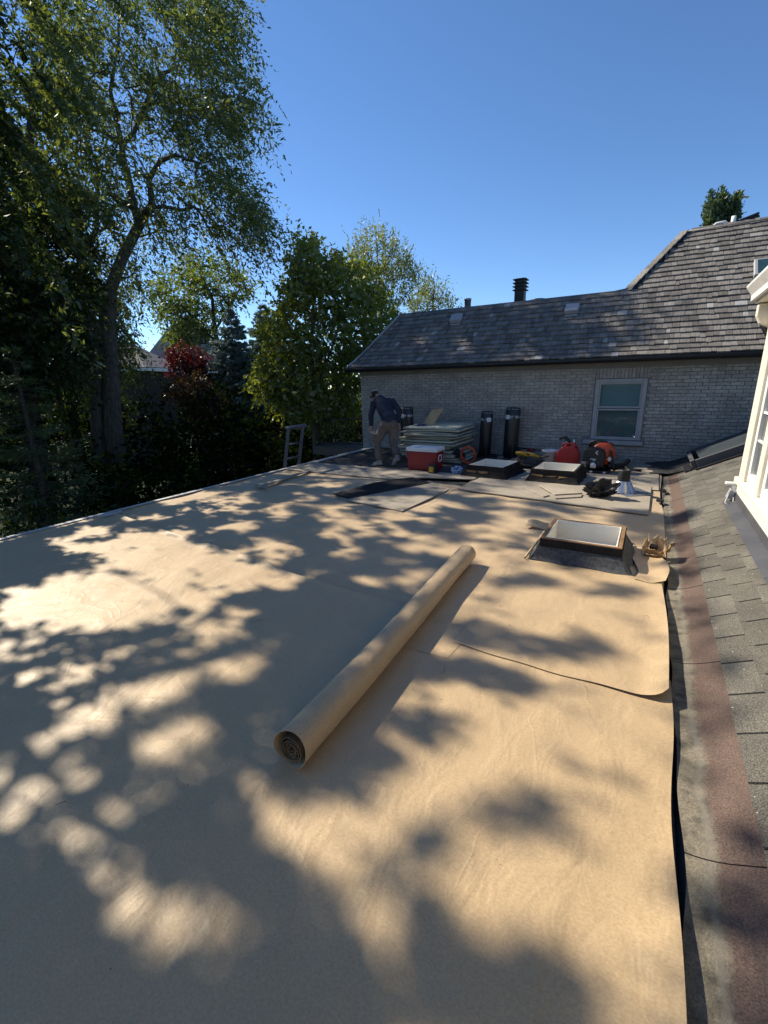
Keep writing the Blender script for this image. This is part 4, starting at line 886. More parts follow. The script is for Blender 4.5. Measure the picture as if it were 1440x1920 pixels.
# black plastic sheet and pipe flashing
p_ = gp(1122, 935, .026); solo('black_plastic_bag', 'crumpled shiny black plastic bag left of the metal pipe flashing', 'bag', crumple((p_[0], p_[1] + .12, .027), (.30, .17, .30), 31, 40, .40), mat('bag_black', (.010, .010, .011), (.016, .016, .017), 6, .42, .4, bmp=.5, bscale=25, bdist=.015))
p_ = gp(1180, 923, .03); pf = thing('pipe_flashing', 'shiny metal cone flashing with black pipe on the large board', 'pipe flashing', (float(p_[0]), float(p_[1]), .027)); C_ = Vector(pf.location)
M_ALU = mat('aluminium', (.62, .64, .67), (.52, .54, .57), 5, .28, .5, metal=.85, fine=.08)
b = MB(); b.box(C_ + Vector((.02, .0, .012)), (.44, .44, .006), (.02, -.03, .62)); b.build('base_plate', M_ALU, pf)
cc_ = C_ + Vector((-.10, .0, .016)); b = MB(); b.lathe(cc_, [(.185, 0), (.175, .012), (.135, .09), (.105, .15), (.098, .16), (.0955, .16), (.13, .085)], 28); b.build('cone', M_ALU, pf)
b = MB(); b.lathe(cc_, [(.082, .12), (.084, .20), (.080, .31), (.076, .325), (.06, .325), (.058, .25), (0, .25)], 20, axis=(.02, 0, 1)); b.build('pipe', M_TBLK, pf)
# cut black pipe-seal lump at far right of the boards
p_ = gp(1237, 940, .03); solo('membrane_scrap', 'small torn black membrane scrap at the right end of the large board', 'membrane', crumple((p_[0], p_[1], .02), (.06, .10, .05), 12, 14, .4), M_FELT)
for (px_, py_, lab, s) in ((1290, 907, 'torn black membrane scrap in the valley beside the dark flap', .09),):
    p_ = gp(1245, 925, .03); solo('membrane_scrap', lab, 'membrane', crumple((p_[0], p_[1] + .15, .02), (.05, .16, .04), 15, 14, .4), M_FELT)

# ================================================================== ladder
M_ALUG = mat('ladder_metal', (.12, .125, .15), (.09, .095, .115), 4, .45, .5, metal=.3)
ld = thing('ladder', 'grey metal ladder top leaning over the left roof edge', 'ladder', (-6.75, 7.3, GZ))
LA, LB = Vector((-6.60, 6.98, .0)), Vector((-6.62, 7.40, 0)); LD = Vector((-.10, .02, .0)); up_ = Vector((.24, .0, 1.0)).normalized()
LS = .235
def lad(s, y): return Vector((-6.615 + LS * s, y, s))
for y_ in (7.20, 7.66):
    b = MB(); b.box((lad(-3.25, y_) + lad(.84, y_)) / 2, (.075, .03, 4.09 * math.sqrt(1 + LS * LS)), (0, math.atan(LS), 0)); b.build('rail', M_ALUG, ld, bevel=.004)
for k in range(13):
    s = .50 - .305 * k
    b = MB(); b.tube([lad(s, 7.217), lad(s, 7.643)], .019, 8); b.build('rung', M_ALUG, ld)
b = MB(); b.box(lad(.85, 7.43), (.10, .60, .055), (0, math.atan(LS), 0)); b.build('top_cap', M_ALUG, ld, bevel=.008)

# ================================================================== railing and deck at the garage corner
rl = thing('iron_railing', 'black iron railing left of the garage corner behind the thin trunk', 'railing', (-8.2, 11.2, -.3)); M_IRON = mat('iron', (.018, .018, .018), (.03, .03, .028), 6, .5, .4)
b = MB(); b.box((-7.86, 11.2, .70), (1.8, .04, .035)); b.build('top_rail', M_IRON, rl); b = MB(); b.box((-7.86, 11.2, -.02), (1.8, .03, .03)); b.build('bottom_rail', M_IRON, rl)
bal = MB(); bal.box((0, 0, 0), (.018, .018, .70)); bal_me = bal.mesh('baluster'); bal_me.materials.append(M_IRON)
for k in range(16):
    o = link('baluster', bal_me, None, rl); o.location = Vector((-8.73 + .118 * k, 11.2, .335)) - Vector((-8.2, 11.2, -.3))
for x_ in (-8.76, -6.95):
    b = MB(); b.box((x_, 11.2, .2), (.05, .05, 1.1)); b.build('post', M_IRON, rl)
dk = thing('timber_deck', 'dark timber deck and step below the iron railing', 'deck', (-8.5, 11.3, GZ)); M_DECKW = mat('deck_timber', (.16, .14, .12), (.10, .09, .08), 6, .8, stretch=(1, 8, 8), fine=.3)
for k in range(9):
    b = MB(); b.box((-7.85, 10.95 + .145 * k, -.12), (1.85, .138, .035)); b.build('plank', M_DECKW, dk)
b = MB(); b.box((-7.85, 10.87, -.24), (1.85, .03, .20)); b.build('fascia_board', M_DECKW, dk)
for x_ in (-8.65, -7.1):
    b = MB(); b.box((x_, 11.4, -1.75), (.12, .12, 3.1)); b.build('post', M_DECKW, dk)

# ================================================================== person
def remesh(name, b, mt, parent, vox, smooth=2):
    off = root_loc(parent); tmp = bpy.data.objects.new('tmp', b.mesh('tmp', off)); COL.objects.link(tmp)
    r = tmp.modifiers.new('r', 'REMESH'); r.mode = 'VOXEL'; r.voxel_size = vox; r.use_smooth_shade = True
    s = tmp.modifiers.new('s', 'SMOOTH'); s.factor = .5; s.iterations = smooth
    dg = bpy.context.evaluated_depsgraph_get(); me = bpy.data.meshes.new_from_object(tmp.evaluated_get(dg)); bpy.data.objects.remove(tmp)
    me.materials.clear(); me.polygons.foreach_set('use_smooth', [True] * len(me.polygons)); return link(name, me, mt, parent)
FO = gp(712, 873, .012); U = Vector((.868, .497, 0)); Wv = Vector((-.497, .868, 0)); K = .01155
person = thing('person', 'person in navy jacket, tan trousers and grey cap bending beside the cooler', 'person', FO)
D0 = float(pix(FO)[2])
def pp(px, py, w=0.0): return Vector(dp(px, py, D0 + w))
M_SKIN = mat('skin', (.42, .23, .16), (.36, .19, .13), 8, .55, .4)
M_JACK = mat('navy_jacket', (.020, .026, .046), (.030, .036, .056), 9, .85, .2, bmp=.5, bscale=22, bdist=.02)
M_TROU = mat('tan_trousers', (.155, .125, .105), (.115, .092, .08), 9, .9, .15, bmp=.5, bscale=22, bdist=.02)
M_CAP = mat('grey_cap', (.42, .43, .45), (.06, .06, .07), 30, .85, detail=2)
M_SHOE = mat('pale_shoe', (.34, .33, .30), (.24, .23, .21), 12, .8)
hipL, hipR, pel = pp(721, 799, 0), pp(737, 798, -.01), pp(729, 792, 0)
w1, ch1, nk = pp(727, 780, .05), pp(718, 759, .16), pp(710, 744, .24)
shL, shR = pp(701.5, 754, .22), pp(734, 752, .12)
elL, haL = pp(695.5, 778, .24), pp(696, 801, .27)
elR, haR = pp(749, 770, .0), pp(745.5, 796, .06)
knL, anL, toL = pp(706.5, 829, .05), pp(712, 866, .0), pp(699, 873.5, .03)
knR, anR, toR = pp(737, 829, .02), pp(744.5, 857, -.14), pp(738, 871, -.02)
hd = pp(702.5, 739, .33)
def hand(b, w_, tip, sgn):
    d = (tip - w_).normalized(); s = U * sgn; f = d.cross(s).normalized(); c = w_ + d * .05
    b.tube([w_ - d * .02, w_ + d * .03, w_ + d * .09], [.026, .036, .034], 10)
    for i, (o_, L) in enumerate(((-.028, .060), (-.010, .072), (.010, .070), (.027, .056))):
        r0 = w_ + d * .085 + s * o_; b.tube([r0 - d * .02, r0 + d * L * .5 + f * .006, r0 + d * L * .85 + f * .026, r0 + d * L + f * .042], [.0105, .0098, .009, .008], 7)
    r0 = w_ + d * .04 - s * .03; b.tube([r0, r0 - s * .022 + d * .03 + f * .012, r0 - s * .026 + d * .062 + f * .024], [.013, .011, .009], 7)
b = MB()
b.tube([pel, w1, ch1, nk], [.13, .12, .13, .055], 14); b.tube([shL, ch1, shR], [.055, .09, .055], 10); b.tube([nk, hd], [.055, .052], 10)
b.tube([shL, elL, haL], [.05, .040, .027], 10); b.tube([shR, elR, haR], [.05, .040, .027], 10)
b.tube([hipL, knL, anL], [.085, .058, .042], 10); b.tube([hipR, knR, anR], [.085, .058, .042], 10); b.tube([anL, toL], [.04, .03], 8); b.tube([anR, toR], [.04, .03], 8)
face = (Vector((-.62, .45, -.42))).normalized(); sideh = face.cross(Vector((0, 0, 1))).normalized(); uph = sideh.cross(face).normalized()
Rh = Matrix((sideh, face, uph)).transposed()
b.ball(hd, (.075, .095, .105), 16, 12, Rh); b.ball(hd + face * .055 - uph * .055, (.05, .05, .05), 12, 8, Rh)
b.tube([hd + face * .09 + uph * .015, hd + face * .118 - uph * .03], [.010, .017], 8)
for s_ in (-1, 1): b.ball(hd + sideh * s_ * .077 - uph * .012 - face * .005, (.012, .022, .032), 8, 6, Rh)
for s_ in (-1, 1): b.ball(hd + sideh * s_ * .032 + face * .082 + uph * .012, (.014, .012, .010), 8, 6, Rh)
b.tube([hd + face * .092 - uph * .058 - sideh * .025, hd + face * .101 - uph * .055, hd + face * .092 - uph * .058 + sideh * .025], .008, 6)
hand(b, haL, haL + Vector((.0, .01, -.1)), 1); hand(b, haR, haR + Vector((.0, .02, -.1)), -1)
remesh('body', b, M_SKIN, person, .0075, 1)
b = MB(); b.tube([pel + Vector((0, 0, .0)), pel + Vector((0, 0, .06)), w1, ch1.lerp(w1, .4), ch1, nk - (nk - ch1) * .35, nk], [.160, .165, .158, .168, .165, .115, .068], 16)
b.tube([shL + (shL - ch1) * .05, ch1, shR], [.075, .13, .082], 12); b.ball(ch1 - Wv * .04 - Vector((0, 0, .02)), (.17, .13, .15))
b.tube([shL, shL.lerp(elL, .5), elL, elL.lerp(haL, .7), haL.lerp(elL, .1)], [.082, .070, .062, .052, .046], 12); b.tube([shR, shR.lerp(elR, .5), elR, elR.lerp(haR, .7), haR.lerp(elR, .1)], [.084, .074, .066, .054, .046], 12)
rr = random.Random(5)
for k in range(9):   # cloth folds
    a0 = w1.lerp(ch1, rr.uniform(-.2, .7)) - Wv * .135 + U * rr.uniform(-.12, .04); b.tube([a0, a0 + U * rr.uniform(.06, .13) + Vector((0, 0, rr.uniform(-.03, .06)))], [.010, .012], 6)
for (a0, a1) in ((shL, elL), (elL, haL), (shR, elR), (elR, haR)):
    for k in range(3):
        q = a0.lerp(a1, .25 + .25 * k); b.lathe(q, [(.03, -.006), (.066 - .006 * k, 0), (.03, .006)], 10, axis=(a1 - a0).normalized() + Vector((.25, 0, 0)))
remesh('jacket', b, M_JACK, person, .012, 2)
b = MB(); b.tube([pel + Vector((0, 0, .05)), pel, pel - Vector((0, 0, .07))], [.145, .160, .135], 14)
b.ball(hipL - Wv * .05 + Vector((0, 0, .02)), (.105, .11, .11)); b.ball(hipR - Wv * .05 + Vector((0, 0, .02)), (.105, .11, .11))
b.tube([hipL, hipL.lerp(knL, .5), knL, knL.lerp(anL, .5), anL + Vector((0, 0, .03))], [.125, .108, .086, .080, .082], 14); b.tube([hipR, hipR.lerp(knR, .5), knR, knR.lerp(anR, .5), anR + Vector((.0, 0, .03))], [.122, .105, .084, .078, .078], 14)
b.box(hipL.lerp(knL, .72) - U * .10, (.07, .12, .17), Euler((0, 0, .52)).to_matrix()); b.box(hipR.lerp(knR, .75) + U * .09, (.05, .12, .17), Euler((0, 0, .52)).to_matrix())
for k in range(4):
    for (a0, a1) in ((knL, anL), (knR, anR)):
        q = a0.lerp(a1, .15 + .24 * k); b.lathe(q, [(.04, -.010), (.090, 0), (.04, .010)], 12, axis=(a1 - a0).normalized() + Vector((.2 * (-1) ** k, .1, 0)))
remesh('trousers', b, M_TROU, person, .013, 2)
for (an, to) in ((anL, toL), (anR, toR)):
    d_ = (to - an); b = MB(); flat_ = Vector((d_.x, d_.y, 0)).normalized(); heel = an - flat_ * .05 + Vector((0, 0, -.03)); b.tube([heel, an.lerp(to, .35) + Vector((0, 0, .0)), an.lerp(to, .75), to, to + flat_ * .05], [.048, .054, .050, .044, .022], 12); b.tube([an + Vector((0, 0, .05)), an], [.05, .052], 10)
    b.v = [(v[0], v[1], max(v[2], .014)) for v in b.v]; remesh('shoe', b, M_SHOE, person, .012, 1)
b = MB()
for i in range(7):
    pass
b.ball(hd + uph * .022 - face * .008, (.086, .105, .098), 18, 12, Rh)
b.v = [tuple(Vector(v) if (Vector(v) - hd).dot(uph) > .028 else Vector(v) + uph * (.028 - (Vector(v) - hd).dot(uph))) for v in b.v]
cp_ = b.build('cap', M_CAP, person)
b = MB(); b.grid(lambda u, v: hd + face * (.085 + .085 * v) + sideh * ((u - .5) * (.15 - .05 * v * v)) + uph * (.030 - .02 * v - .05 * (u - .5) ** 2 * 4 * .5), 8, 5); o = b.build('cap_peak', mat('cap_peak', (.05, .05, .055), (.04, .04, .045)), cp_); s_ = o.modifiers.new('t', 'SOLIDIFY'); s_.thickness = .006
b = MB(); b.ball(hd - face * .012 - uph * .012, (.081, .094, .085), 14, 10, Rh); b.v = [tuple(v) for v in b.v if True]; b.v = [tuple(Vector(v) - face * max(0, (Vector(v) - hd).dot(face) - .02)) for v in b.v]; b.build('hair', mat('dark_hair', (.02, .016, .013), (.03, .024, .02), 30), person)
# folded white card stuck in the trouser pocket
b = MB(); q = hipL.lerp(knL, .55) - U * .115; b.box(q, (.10, .03, .05), (.3, .2, .5)); b.build('pocket_paper', M_LABEL, person)
# rag in the left hand
b = crumple(tuple(haL + Vector((.03, .0, -.13))), (.055, .045, .05), 41, 14, .3); solo('cloth_scrap', 'small pale crumpled cloth in the bending person\'s left hand', 'cloth', b, M_LABEL)

# ================================================================== small debris on the paper
M_BIT = mat('debris', (.07, .045, .025), (.03, .02, .012), 12, .9); M_TWIG = mat('twig', (.10, .065, .04), (.06, .04, .025), 12, .9)
bits = MB(); rr = random.Random(3)
for k in range(60):
    x_, y_ = rr.uniform(-6, .2), rr.uniform(.2, 7)
    s = rr.uniform(.002, .0042) * (.6 + .12 * y_); bits.box((x_, y_, .022 + wr(x_, y_)), (s * rr.uniform(1, 2.4), s, s * .8), (rr.uniform(-.4, .4), rr.uniform(-.4, .4), rr.uniform(0, 3)), jit=s * .25)
tag(bits.build('leaf_litter', M_BIT), kind='stuff')
for (px_, py_, px2, py2, lab) in ((104, 1509, 126, 1505, 'thin dark twig on shaded paper at the lower left'), (470, 1168, 495, 1162, 'thin dark twig on shaded paper left of the roll'), (828, 1265, 833, 1250, 'tiny twig on lit paper right of the roll'), (1205, 1155, 1217, 1158, 'small dry leaf stem on the paper patch below the skylight')):
    a_, c_ = Vector(gp(px_, py_, .024)), Vector(gp(px2, py2, .024)); b = MB(); b.tube([a_, a_.lerp(c_, .5) + Vector((.008, .012, .006)), c_], [.0010, .0013, .0008], 6); solo('twig', lab, 'twig', b, M_TWIG)

# thin sheets keep crisp edges
for o in list(scene.objects):
    if any(m_.type == 'SOLIDIFY' for m_ in o.modifiers):
        e = o.modifiers.new('e', 'EDGE_SPLIT'); e.split_angle = math.radians(50)

# ================================================================== trees
KX = math.cos(SUN_EL) * math.cos(SUN_AZ) / math.sin(SUN_EL); KY = math.cos(SUN_EL) * math.sin(SUN_AZ) / math.sin(SUN_EL)
# shade pattern wanted on the roof; leaves are added to cast it (0 = gap, 9 = closed), rows run away from the viewer
SH = """999999999999999999999999999999999999999999999999999999999999999999999999999999993333333333333333
999999999999999999999999999999999999999999999999999999999999999999999999999999993333333333333333
999999999999999999999999999999999999999999999999999999999999999999999988999999993333333333333333
999999999999999999999999999999999999999999999999999999999999999997999965899999993333333333333333
999999999999999999999999999999999999999999999999999999999999999189999987999999993333333333333333
999999999999999999999999999999999999999999999999999999999999003008999992268699993333333333333333
999999999999999999999999999999999999999999999999999999999000001901290020013399993333333333333333
999999999999999999999999999999999999999999999999999999920090101841041365236249988333333333333333
999999999999999999999999999999999999999999999999999915961055010370009999434329999933333333333333
999999999999999999999999999999999999999999999999976998970019070391129949999879799296233333333333
999999999999999999999999999999999999999999999961079592691017374796147955999999100066983333333333
999999999999999999999999999999999999999999993490017094150000965429136974900000100193599433333333
999999999999999999999999999999999999999991000095007029440001920002523942000001172071189950333333
999999999999999999999999999999999999990010190039005006830000390000904922001000137200001311043333
999999999999999999999999999999999991262433019008711105930000092000598952876100006400000000013433
999999999999999999999999999999999011110052002901922116590000057423898629888840001500000000002433
999999999999999999999999999999240101000001012290690169387000059796485329980650000420000000012022
999999999999999999999999999016000100000000015129094029509300279997568999996760000135011000025334
999999999999999999999999778100000000000000000002959128815900228998689999994774000005841000034433
999999999999999999999999999600000000000000000000299625934961011149876996890243000000892000002433
999999999999999999944899999821111000000000000000014922761292000149999920494411010001054100001342
999999999999999978767899999626000000000000000000236880381169100079999950391468710000001100000251
999999999999978889998888999740000000000000000000021410111179711499999981280037830000001110000243
999999999997889999999899999760000000000000001000002300011139844898999970070000200000010041000012
999999999989899999999999999510102100000000000000008100231119922999689984361000000000000000000000
999992458999999999999999998565122100000000000000001103200299932998359998803300000000000000011000
990013437889999998899987775486011200000000000000000116400698860998349999938852000100001100111000
000000224778999955698337663553000234400000000010000111101699998899636988925887634200011111000000
100000222877798634320112775223210000000200000001110099623879999999745888903689868962001100000000
000004654876132100000000000000010000000000000011110009937999999999967988900257647974100000012200
023579765855410001000000000000000000000000000111110000999999999989999988800012201110000000113122
976778984765570002701000000000000000000001110111100011099999999889999998913310001100001000001124
534897531666640002891000000010000000000001110000000010009999999888999999922365133400001000003313
100697312776100000117000000110010000000000010000000000000899999898999999012486255546300000011001
000075213785000000114500000000001000000000000100000001000999999999999988000464245459960000011000
000011125300000000232000000010000000000000000000000110000999999999999999100013554335676000011003
000001014200100013541000000000000000000000000000000011001099999999775999000000131010157000011003
000001000687720068112310001000000010000000000345231799501199989117741999000000000000133100011003
000000111888881188102300000100000010000660000044020597500109010016501989000111110000000000001113
000000049978981187422265400110000788544572102110023899627652200004200999000111110000000001110310
752220058788871169862188540000066786665562115000025788778776600003100999000111000000000001100210
487750035688111129986799100000044574785562100000032566889999788450000999000110000010000011000021
187892068773001104598880000531366676665574100000331677745998789970011999000110000000000111000102
477765357644200001167880003612523687666531000000355565114466877660000999000100000000000011000232
877667656635610001127883799855600781067000000033577620002167900543000998001342000000000001000342
998889666787540001018876766888400001067435432377799941001279811337500989002287110100000000000321
887874450599750376108667667977100000199778887577898765000456553007752999000467872003430001110121
976665562788863565116689657888300000159888987786699863000677674038875995000036984101233310011122
855566655756887612237787116856520001157666987885113121246888855779997991000001453200027530000011
546666457525698501339810125712232001387655455722010014999777400314442340000000000000113540000000
521450027000895200550000578656600143422655777631010002575112100010010022001210000000011011000000
410110001000775400330000489578933464311654777320000012464211000000000000012122020110010000000000
520001000000347862440200044112889763110654678660001500035755500001000000111131003550000011000010
200001000000357756523500000000698423126766368840007800003556431131000000000110011252000001000000
200011000000460156101100111100074002116887650052010010250000000001000002100111012232211000000000
200011100000450065001100012310032001116887710021010010460000000005300003110011023553211000000221
000011100000230000000200178980011000059411010000000011001100451027400011233032025771000000012353
100021100000012000002310666880020000199211104000100057000111467228810570034431111101121110255111
221011000000002000020000344660010148888411001000100001000467576566400010024332101232113200011032
795011000010004000460000013430010389767310000000761100046999755465000000024111200233324310011014
013111000000005500100000144420000014359000001000151111017986712551100000022000110002462110011011
000253000000017502000003777610063011124100006400110000001400002621144001123000000004545100001111
000487210000007612001016777840010010110000006600650000000100025720020000112100000025532001000111
000689766000003311116666655775100386811001006505660000000000046500000000000310100012210001000111
000566899311026510009986876974111135730000008714560011000300036740000000000221102422201000000110
100185721499566620008962457774110003763000004965620010006997016755500000000287124553212112001111
100031210688766664568874447764100006776000001665200010006887326755600000000287575532112234112221
510001135767655477767786512303100065676985200000000000001003356775521001000565569920002453213034
800001036836666776775898300004110276557773001100000000000124565586641000000464478884002442301122
600001014302667786786778100025432011265640015300000000000017786596563000000007694262221134400233
500133103201553687797765000037663000021320004300012110000006697691130000000014990020011025400252
000586720587300003997970676478885003300254000010011110000000047820100000222011410000024479422211
100686710177000001877840366787666001300377600052011110000000003641100002566011100000013668872000
000598510123420001035741001787565420000047650100011100000000002785220003778511000000037666300000
000387113000450010012543000787665530000028655700001100020000002889972002998910010000128766000000
100288754302740000010022000310485430111119667911311100000001025536301013562000000000365886700000
400597994410332366541001000000055430036119787632344101100167775101111342000000330000241786652200
541212742554553467543048000000024550027768689787777201113767866410010000010004540000131666556856
685010000775442356544277410000110570028765696999989600588766964450000000233577640031144556876778
776000001776754457652288400000003761048876465677777312585355966770000000687887310000017667899878
571000000105962267630055000410235672169878676544521132014510015870001003887760005200008767699667
450110001104970067650003101610100570179879777633535321003410000520013337776771004300008754589567""".split()
SHX0, SHY0, SHC = -7.0, 0.0, .08
SHA = np.array([[int(c) for c in r] for r in SH], float) / 9.0
def shade_wanted(P):
    """shade asked for where the sun ray through P meets the roof; -1 elsewhere"""
    xr = P[:, 0] + P[:, 2] * KX; yr = P[:, 1] - P[:, 2] * KY
    i = np.floor((xr - SHX0) / SHC).astype(int); j = np.floor((yr - SHY0) / SHC).astype(int)
    ok = (i >= 0) & (i < SHA.shape[1]) & (j >= 0) & (j < SHA.shape[0]) & (P[:, 2] > .3)
    out = np.full(len(P), -1.0); out[ok] = SHA[j[ok], i[ok]]; return out
def unit_rows(a): return a / np.maximum(np.linalg.norm(a, axis=1, keepdims=True), 1e-9)
def leaves_mesh(name, C, D, L, W, rnd=None, fold=.25):
    n = len(C); D = unit_rows(D); r = RNG.normal(size=(n, 3)); S = unit_rows(np.cross(D, r)); N = np.cross(S, D)
    L = np.broadcast_to(L, (n,))[:, None]; W = np.broadcast_to(W, (n,))[:, None]
    V = np.empty((n, 4, 3)); V[:, 0] = C; V[:, 1] = C + D * L * .45 + S * W * .5 + N * W * fold * .5; V[:, 2] = C + D * L; V[:, 3] = C + D * L * .45 - S * W * .5 + N * W * fold * .5
    F = np.arange(n * 4).reshape(n, 4)
    return fast_mesh(name, V.reshape(-1, 3), F, False, RNG.random(n) if rnd is None else rnd)
def skeleton(trunks, centers, rtip=.008, bias=.35):
    """branches: every centre grows from the nearest older node; returns tube mesh arrays"""
    P, R, par, fixed = [], [], [], []
    for tr in trunks:
        prev = -1
        for a in range(len(tr) - 1):
            p0, p1 = np.array(tr[a][:3], float), np.array(tr[a + 1][:3], float); n = max(2, int(np.linalg.norm(p1 - p0) / .45))
            for k in range(n + (a == len(tr) - 2)):
                t = k / n; P.append(p0 + (p1 - p0) * t); R.append(tr[a][3] + (tr[a + 1][3] - tr[a][3]) * t); par.append(prev); fixed.append(True); prev = len(P) - 1
    nt_ = len(P); base = np.array(P)
    if len(centers):
        dist = np.sqrt(((centers[:, None, :] - base[None]) ** 2).sum(-1)).min(1)
        arr = np.zeros((nt_ + len(centers) * 3, 3)); arr[:nt_] = base; cnt = nt_
        for ci in np.argsort(dist):
            c = centers[ci]; d = arr[:cnt] - c; cost = np.sqrt((d ** 2).sum(1)) + bias * np.maximum(0, d[:, 2])
            if cnt > nt_: cost[:nt_] += .15
            j = int(np.argmin(cost)); a = arr[j]; L = np.linalg.norm(c - a)
            if L < .05: continue
            off = RNG.normal(size=3) * .10 * L; off[2] += .10 * L
            for t in (.35, .7, 1.0):
                q = a + (c - a) * t + off * (t * (1 - t) * 4) * .6; arr[cnt] = q; P.append(q); R.append(0); par.append(j if t == .35 else len(P) - 2); fixed.append(False); cnt += 1
    n = len(P); w_ = np.ones(n); par = np.array(par)
    for i in range(n - 1, -1, -1):
        if par[i] >= 0: w_[par[i]] += w_[i]
    P = np.array(P); R = np.array(R)
    for i in range(n):
        if not fixed[i]: R[i] = rtip * w_[i] ** .42
    for i in range(n):
        if not fixed[i] and par[i] >= 0: R[i] = min(R[i], R[par[i]] * .92)
    idx = np.where(par >= 0)[0]; A, B = P[par[idx]], P[idx]; ra, rb = R[par[idx]], R[idx]
    fx = np.array(fixed); newlimb = fx[par[idx]] & ~fx[idx]; ra = np.where(newlimb, np.minimum(ra, rb * 1.35), ra)
    K_ = 6; D = unit_rows(B - A); ref = np.where(np.abs(D[:, 2:3]) > .9, np.array([[1., 0, 0]]), np.array([[0, 0, 1.]])); S = unit_rows(np.cross(D, ref)); T = np.cross(D, S)
    an = 2 * np.pi * np.arange(K_) / K_; ring = S[:, None] * np.cos(an)[None, :, None] + T[:, None] * np.sin(an)[None, :, None]
    V = np.concatenate([(A - D * ra[:, None] * .3)[:, None] + ring * ra[:, None, None], (B + D * rb[:, None] * .3)[:, None] + ring * rb[:, None, None]], 1)
    m_ = len(idx); k = np.arange(K_); f = np.stack([k, (k + 1) % K_, K_ + (k + 1) % K_, K_ + k], 1)
    return V.reshape(-1, 3), (np.arange(m_)[:, None, None] * 2 * K_ + f[None]).reshape(-1, 4)
def sprays(centers, out_from, m_, n_, ln, droop, L, W, spread=.9, drift=(0, 0, 0), leafdroop=.4, outw=.7):
    """m_ twigs of n_ leaves at each centre"""
    K_ = len(centers); O = unit_rows(centers - out_from)
    C, D, T0, T1 = [], [], [], []
    for k in range(m_):
        d = unit_rows(O * outw + RNG.normal(size=(K_, 3)) * spread + np.array(drift)); l = ln * RNG.uniform(.5, 1.2, K_)
        st = centers + RNG.normal(size=(K_, 3)) * ln * .18
        for s in range(n_):
            t = (s + RNG.random(K_) * .8) / n_; q = st + d * (l * t)[:, None]; q[:, 2] -= droop * l * t * t
            ld_ = unit_rows(d * .8 + RNG.normal(size=(K_, 3)) * .75 + np.array([0, 0, -leafdroop])); C.append(q); D.append(ld_)
    return np.concatenate(C), np.concatenate(D)
def poly_centers(poly, n, depth, dj, rng=RNG, surf=0):
    P = np.array(poly, float); lo, hi = P.min(0), P.max(0); out = []
    while len(out) < n:
        x, y = rng.uniform(lo[0], hi[0]), rng.uniform(lo[1], hi[1]); c = False; j = len(P) - 1
        for i in range(len(P)):
            if (P[i][1] > y) != (P[j][1] > y) and x < (P[j][0] - P[i][0]) * (y - P[i][1]) / (P[j][1] - P[i][1]) + P[i][0]: c = not c
            j = i
        if c: out.append(dp(x, y, depth + dj * rng.uniform(-1, 1)))
    return np.array(out)
def ell_centers(cs, n, lump=.35):
    out = []
    tot = sum(c[1][0] * c[1][1] * c[1][2] for c in cs)
    for c, r in cs:
        k = max(3, int(n * r[0] * r[1] * r[2] / tot)); d = unit_rows(RNG.normal(size=(k, 3))); s = RNG.random(k) ** .42
        out.append(np.array(c) + d * s[:, None] * np.array(r))
    return np.concatenate(out)
def tree(name, label, cat, base, trunks, centers, leafargs, lmat, bark, group=None, filt=False, extra=None, rtip=.008, out_from=None, lw=(.09, .04), trunkname='trunk', crownname='crown', cut=None):
    t = thing(name, label, cat, base, group)
    of = np.array(out_from if out_from is not None else centers.mean(0)) if len(centers) else np.zeros(3)
    if filt and len(centers):
        dn = shade_wanted(centers); keep = (dn < 0) | (RNG.random(len(dn)) < np.clip((dn - .05) / .8, 0, 1)); centers = centers[keep]
    C, D = sprays(centers, of, **leafargs)
    if filt:
        dn = shade_wanted(C); keep = (dn < 0) | (RNG.random(len(dn)) < np.clip((dn - .12) / .6, 0, 1)); C, D = C[keep], D[keep]
    sk = centers
    if extra is not None:
        C = np.concatenate([C, extra[0]]); D = np.concatenate([D, extra[1]]); sk = np.concatenate([centers, extra[2]])
    if cut is not None:
        k = cut(C); C, D = C[k], D[k]
    n = len(C); sc_ = np.exp(RNG.normal(size=n) * .28); L = lw[0] * sc_ * RNG.uniform(.85, 1.15, n); W = lw[1] * sc_ * RNG.uniform(.8, 1.2, n)
    link(crownname, leaves_mesh(crownname, C - np.array(base, float), D, L, W), lmat, t)
    V, F = skeleton(trunks, sk, rtip)
    link(trunkname, fast_mesh(trunkname, V - np.array(base, float), F, True), bark, t)
    return t, len(C)

M_BARK = mat('bark', (.085, .075, .065), (.045, .04, .036), 6, .95, .1, bmp=.9, bscale=12, bdist=.03, stretch=(3, 3, .6), fine=.4)
M_BARK2 = mat('pale_bark', (.17, .155, .13), (.09, .085, .075), 7, .95, .1, bmp=.8, bscale=14, bdist=.03, stretch=(3, 3, .6), fine=.4)
M_BARKW = mat('old_bark', (.14, .128, .112), (.07, .064, .056), 6, .95, .1, bmp=.9, bscale=12, bdist=.03, stretch=(3, 3, .6), fine=.4)
L_WIL = leaf_mat('willow_leaf', (.052, .088, .026), (.14, .175, .05), .52)
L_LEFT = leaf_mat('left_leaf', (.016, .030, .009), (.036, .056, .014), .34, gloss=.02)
L_LIGHT = leaf_mat('light_leaf', (.09, .14, .03), (.14, .19, .045), .50)
L_MAPLE = leaf_mat('maple_leaf', (.095, .14, .024), (.19, .23, .045), .52)
L_PALE = leaf_mat('pale_leaf', (.13, .17, .06), (.19, .23, .09), .42)
L_SPRUCE = leaf_mat('spruce_needle', (.13, .19, .18), (.26, .33, .32), .2, (1, 1, 1))
L_RED = leaf_mat('red_leaf', (.075, .012, .014), (.12, .024, .024), .35, (1.5, .6, .5))
L_BRONZE = leaf_mat('bronze_leaf', (.040, .030, .012), (.07, .05, .018), .34, (1.5, 1.1, .5))
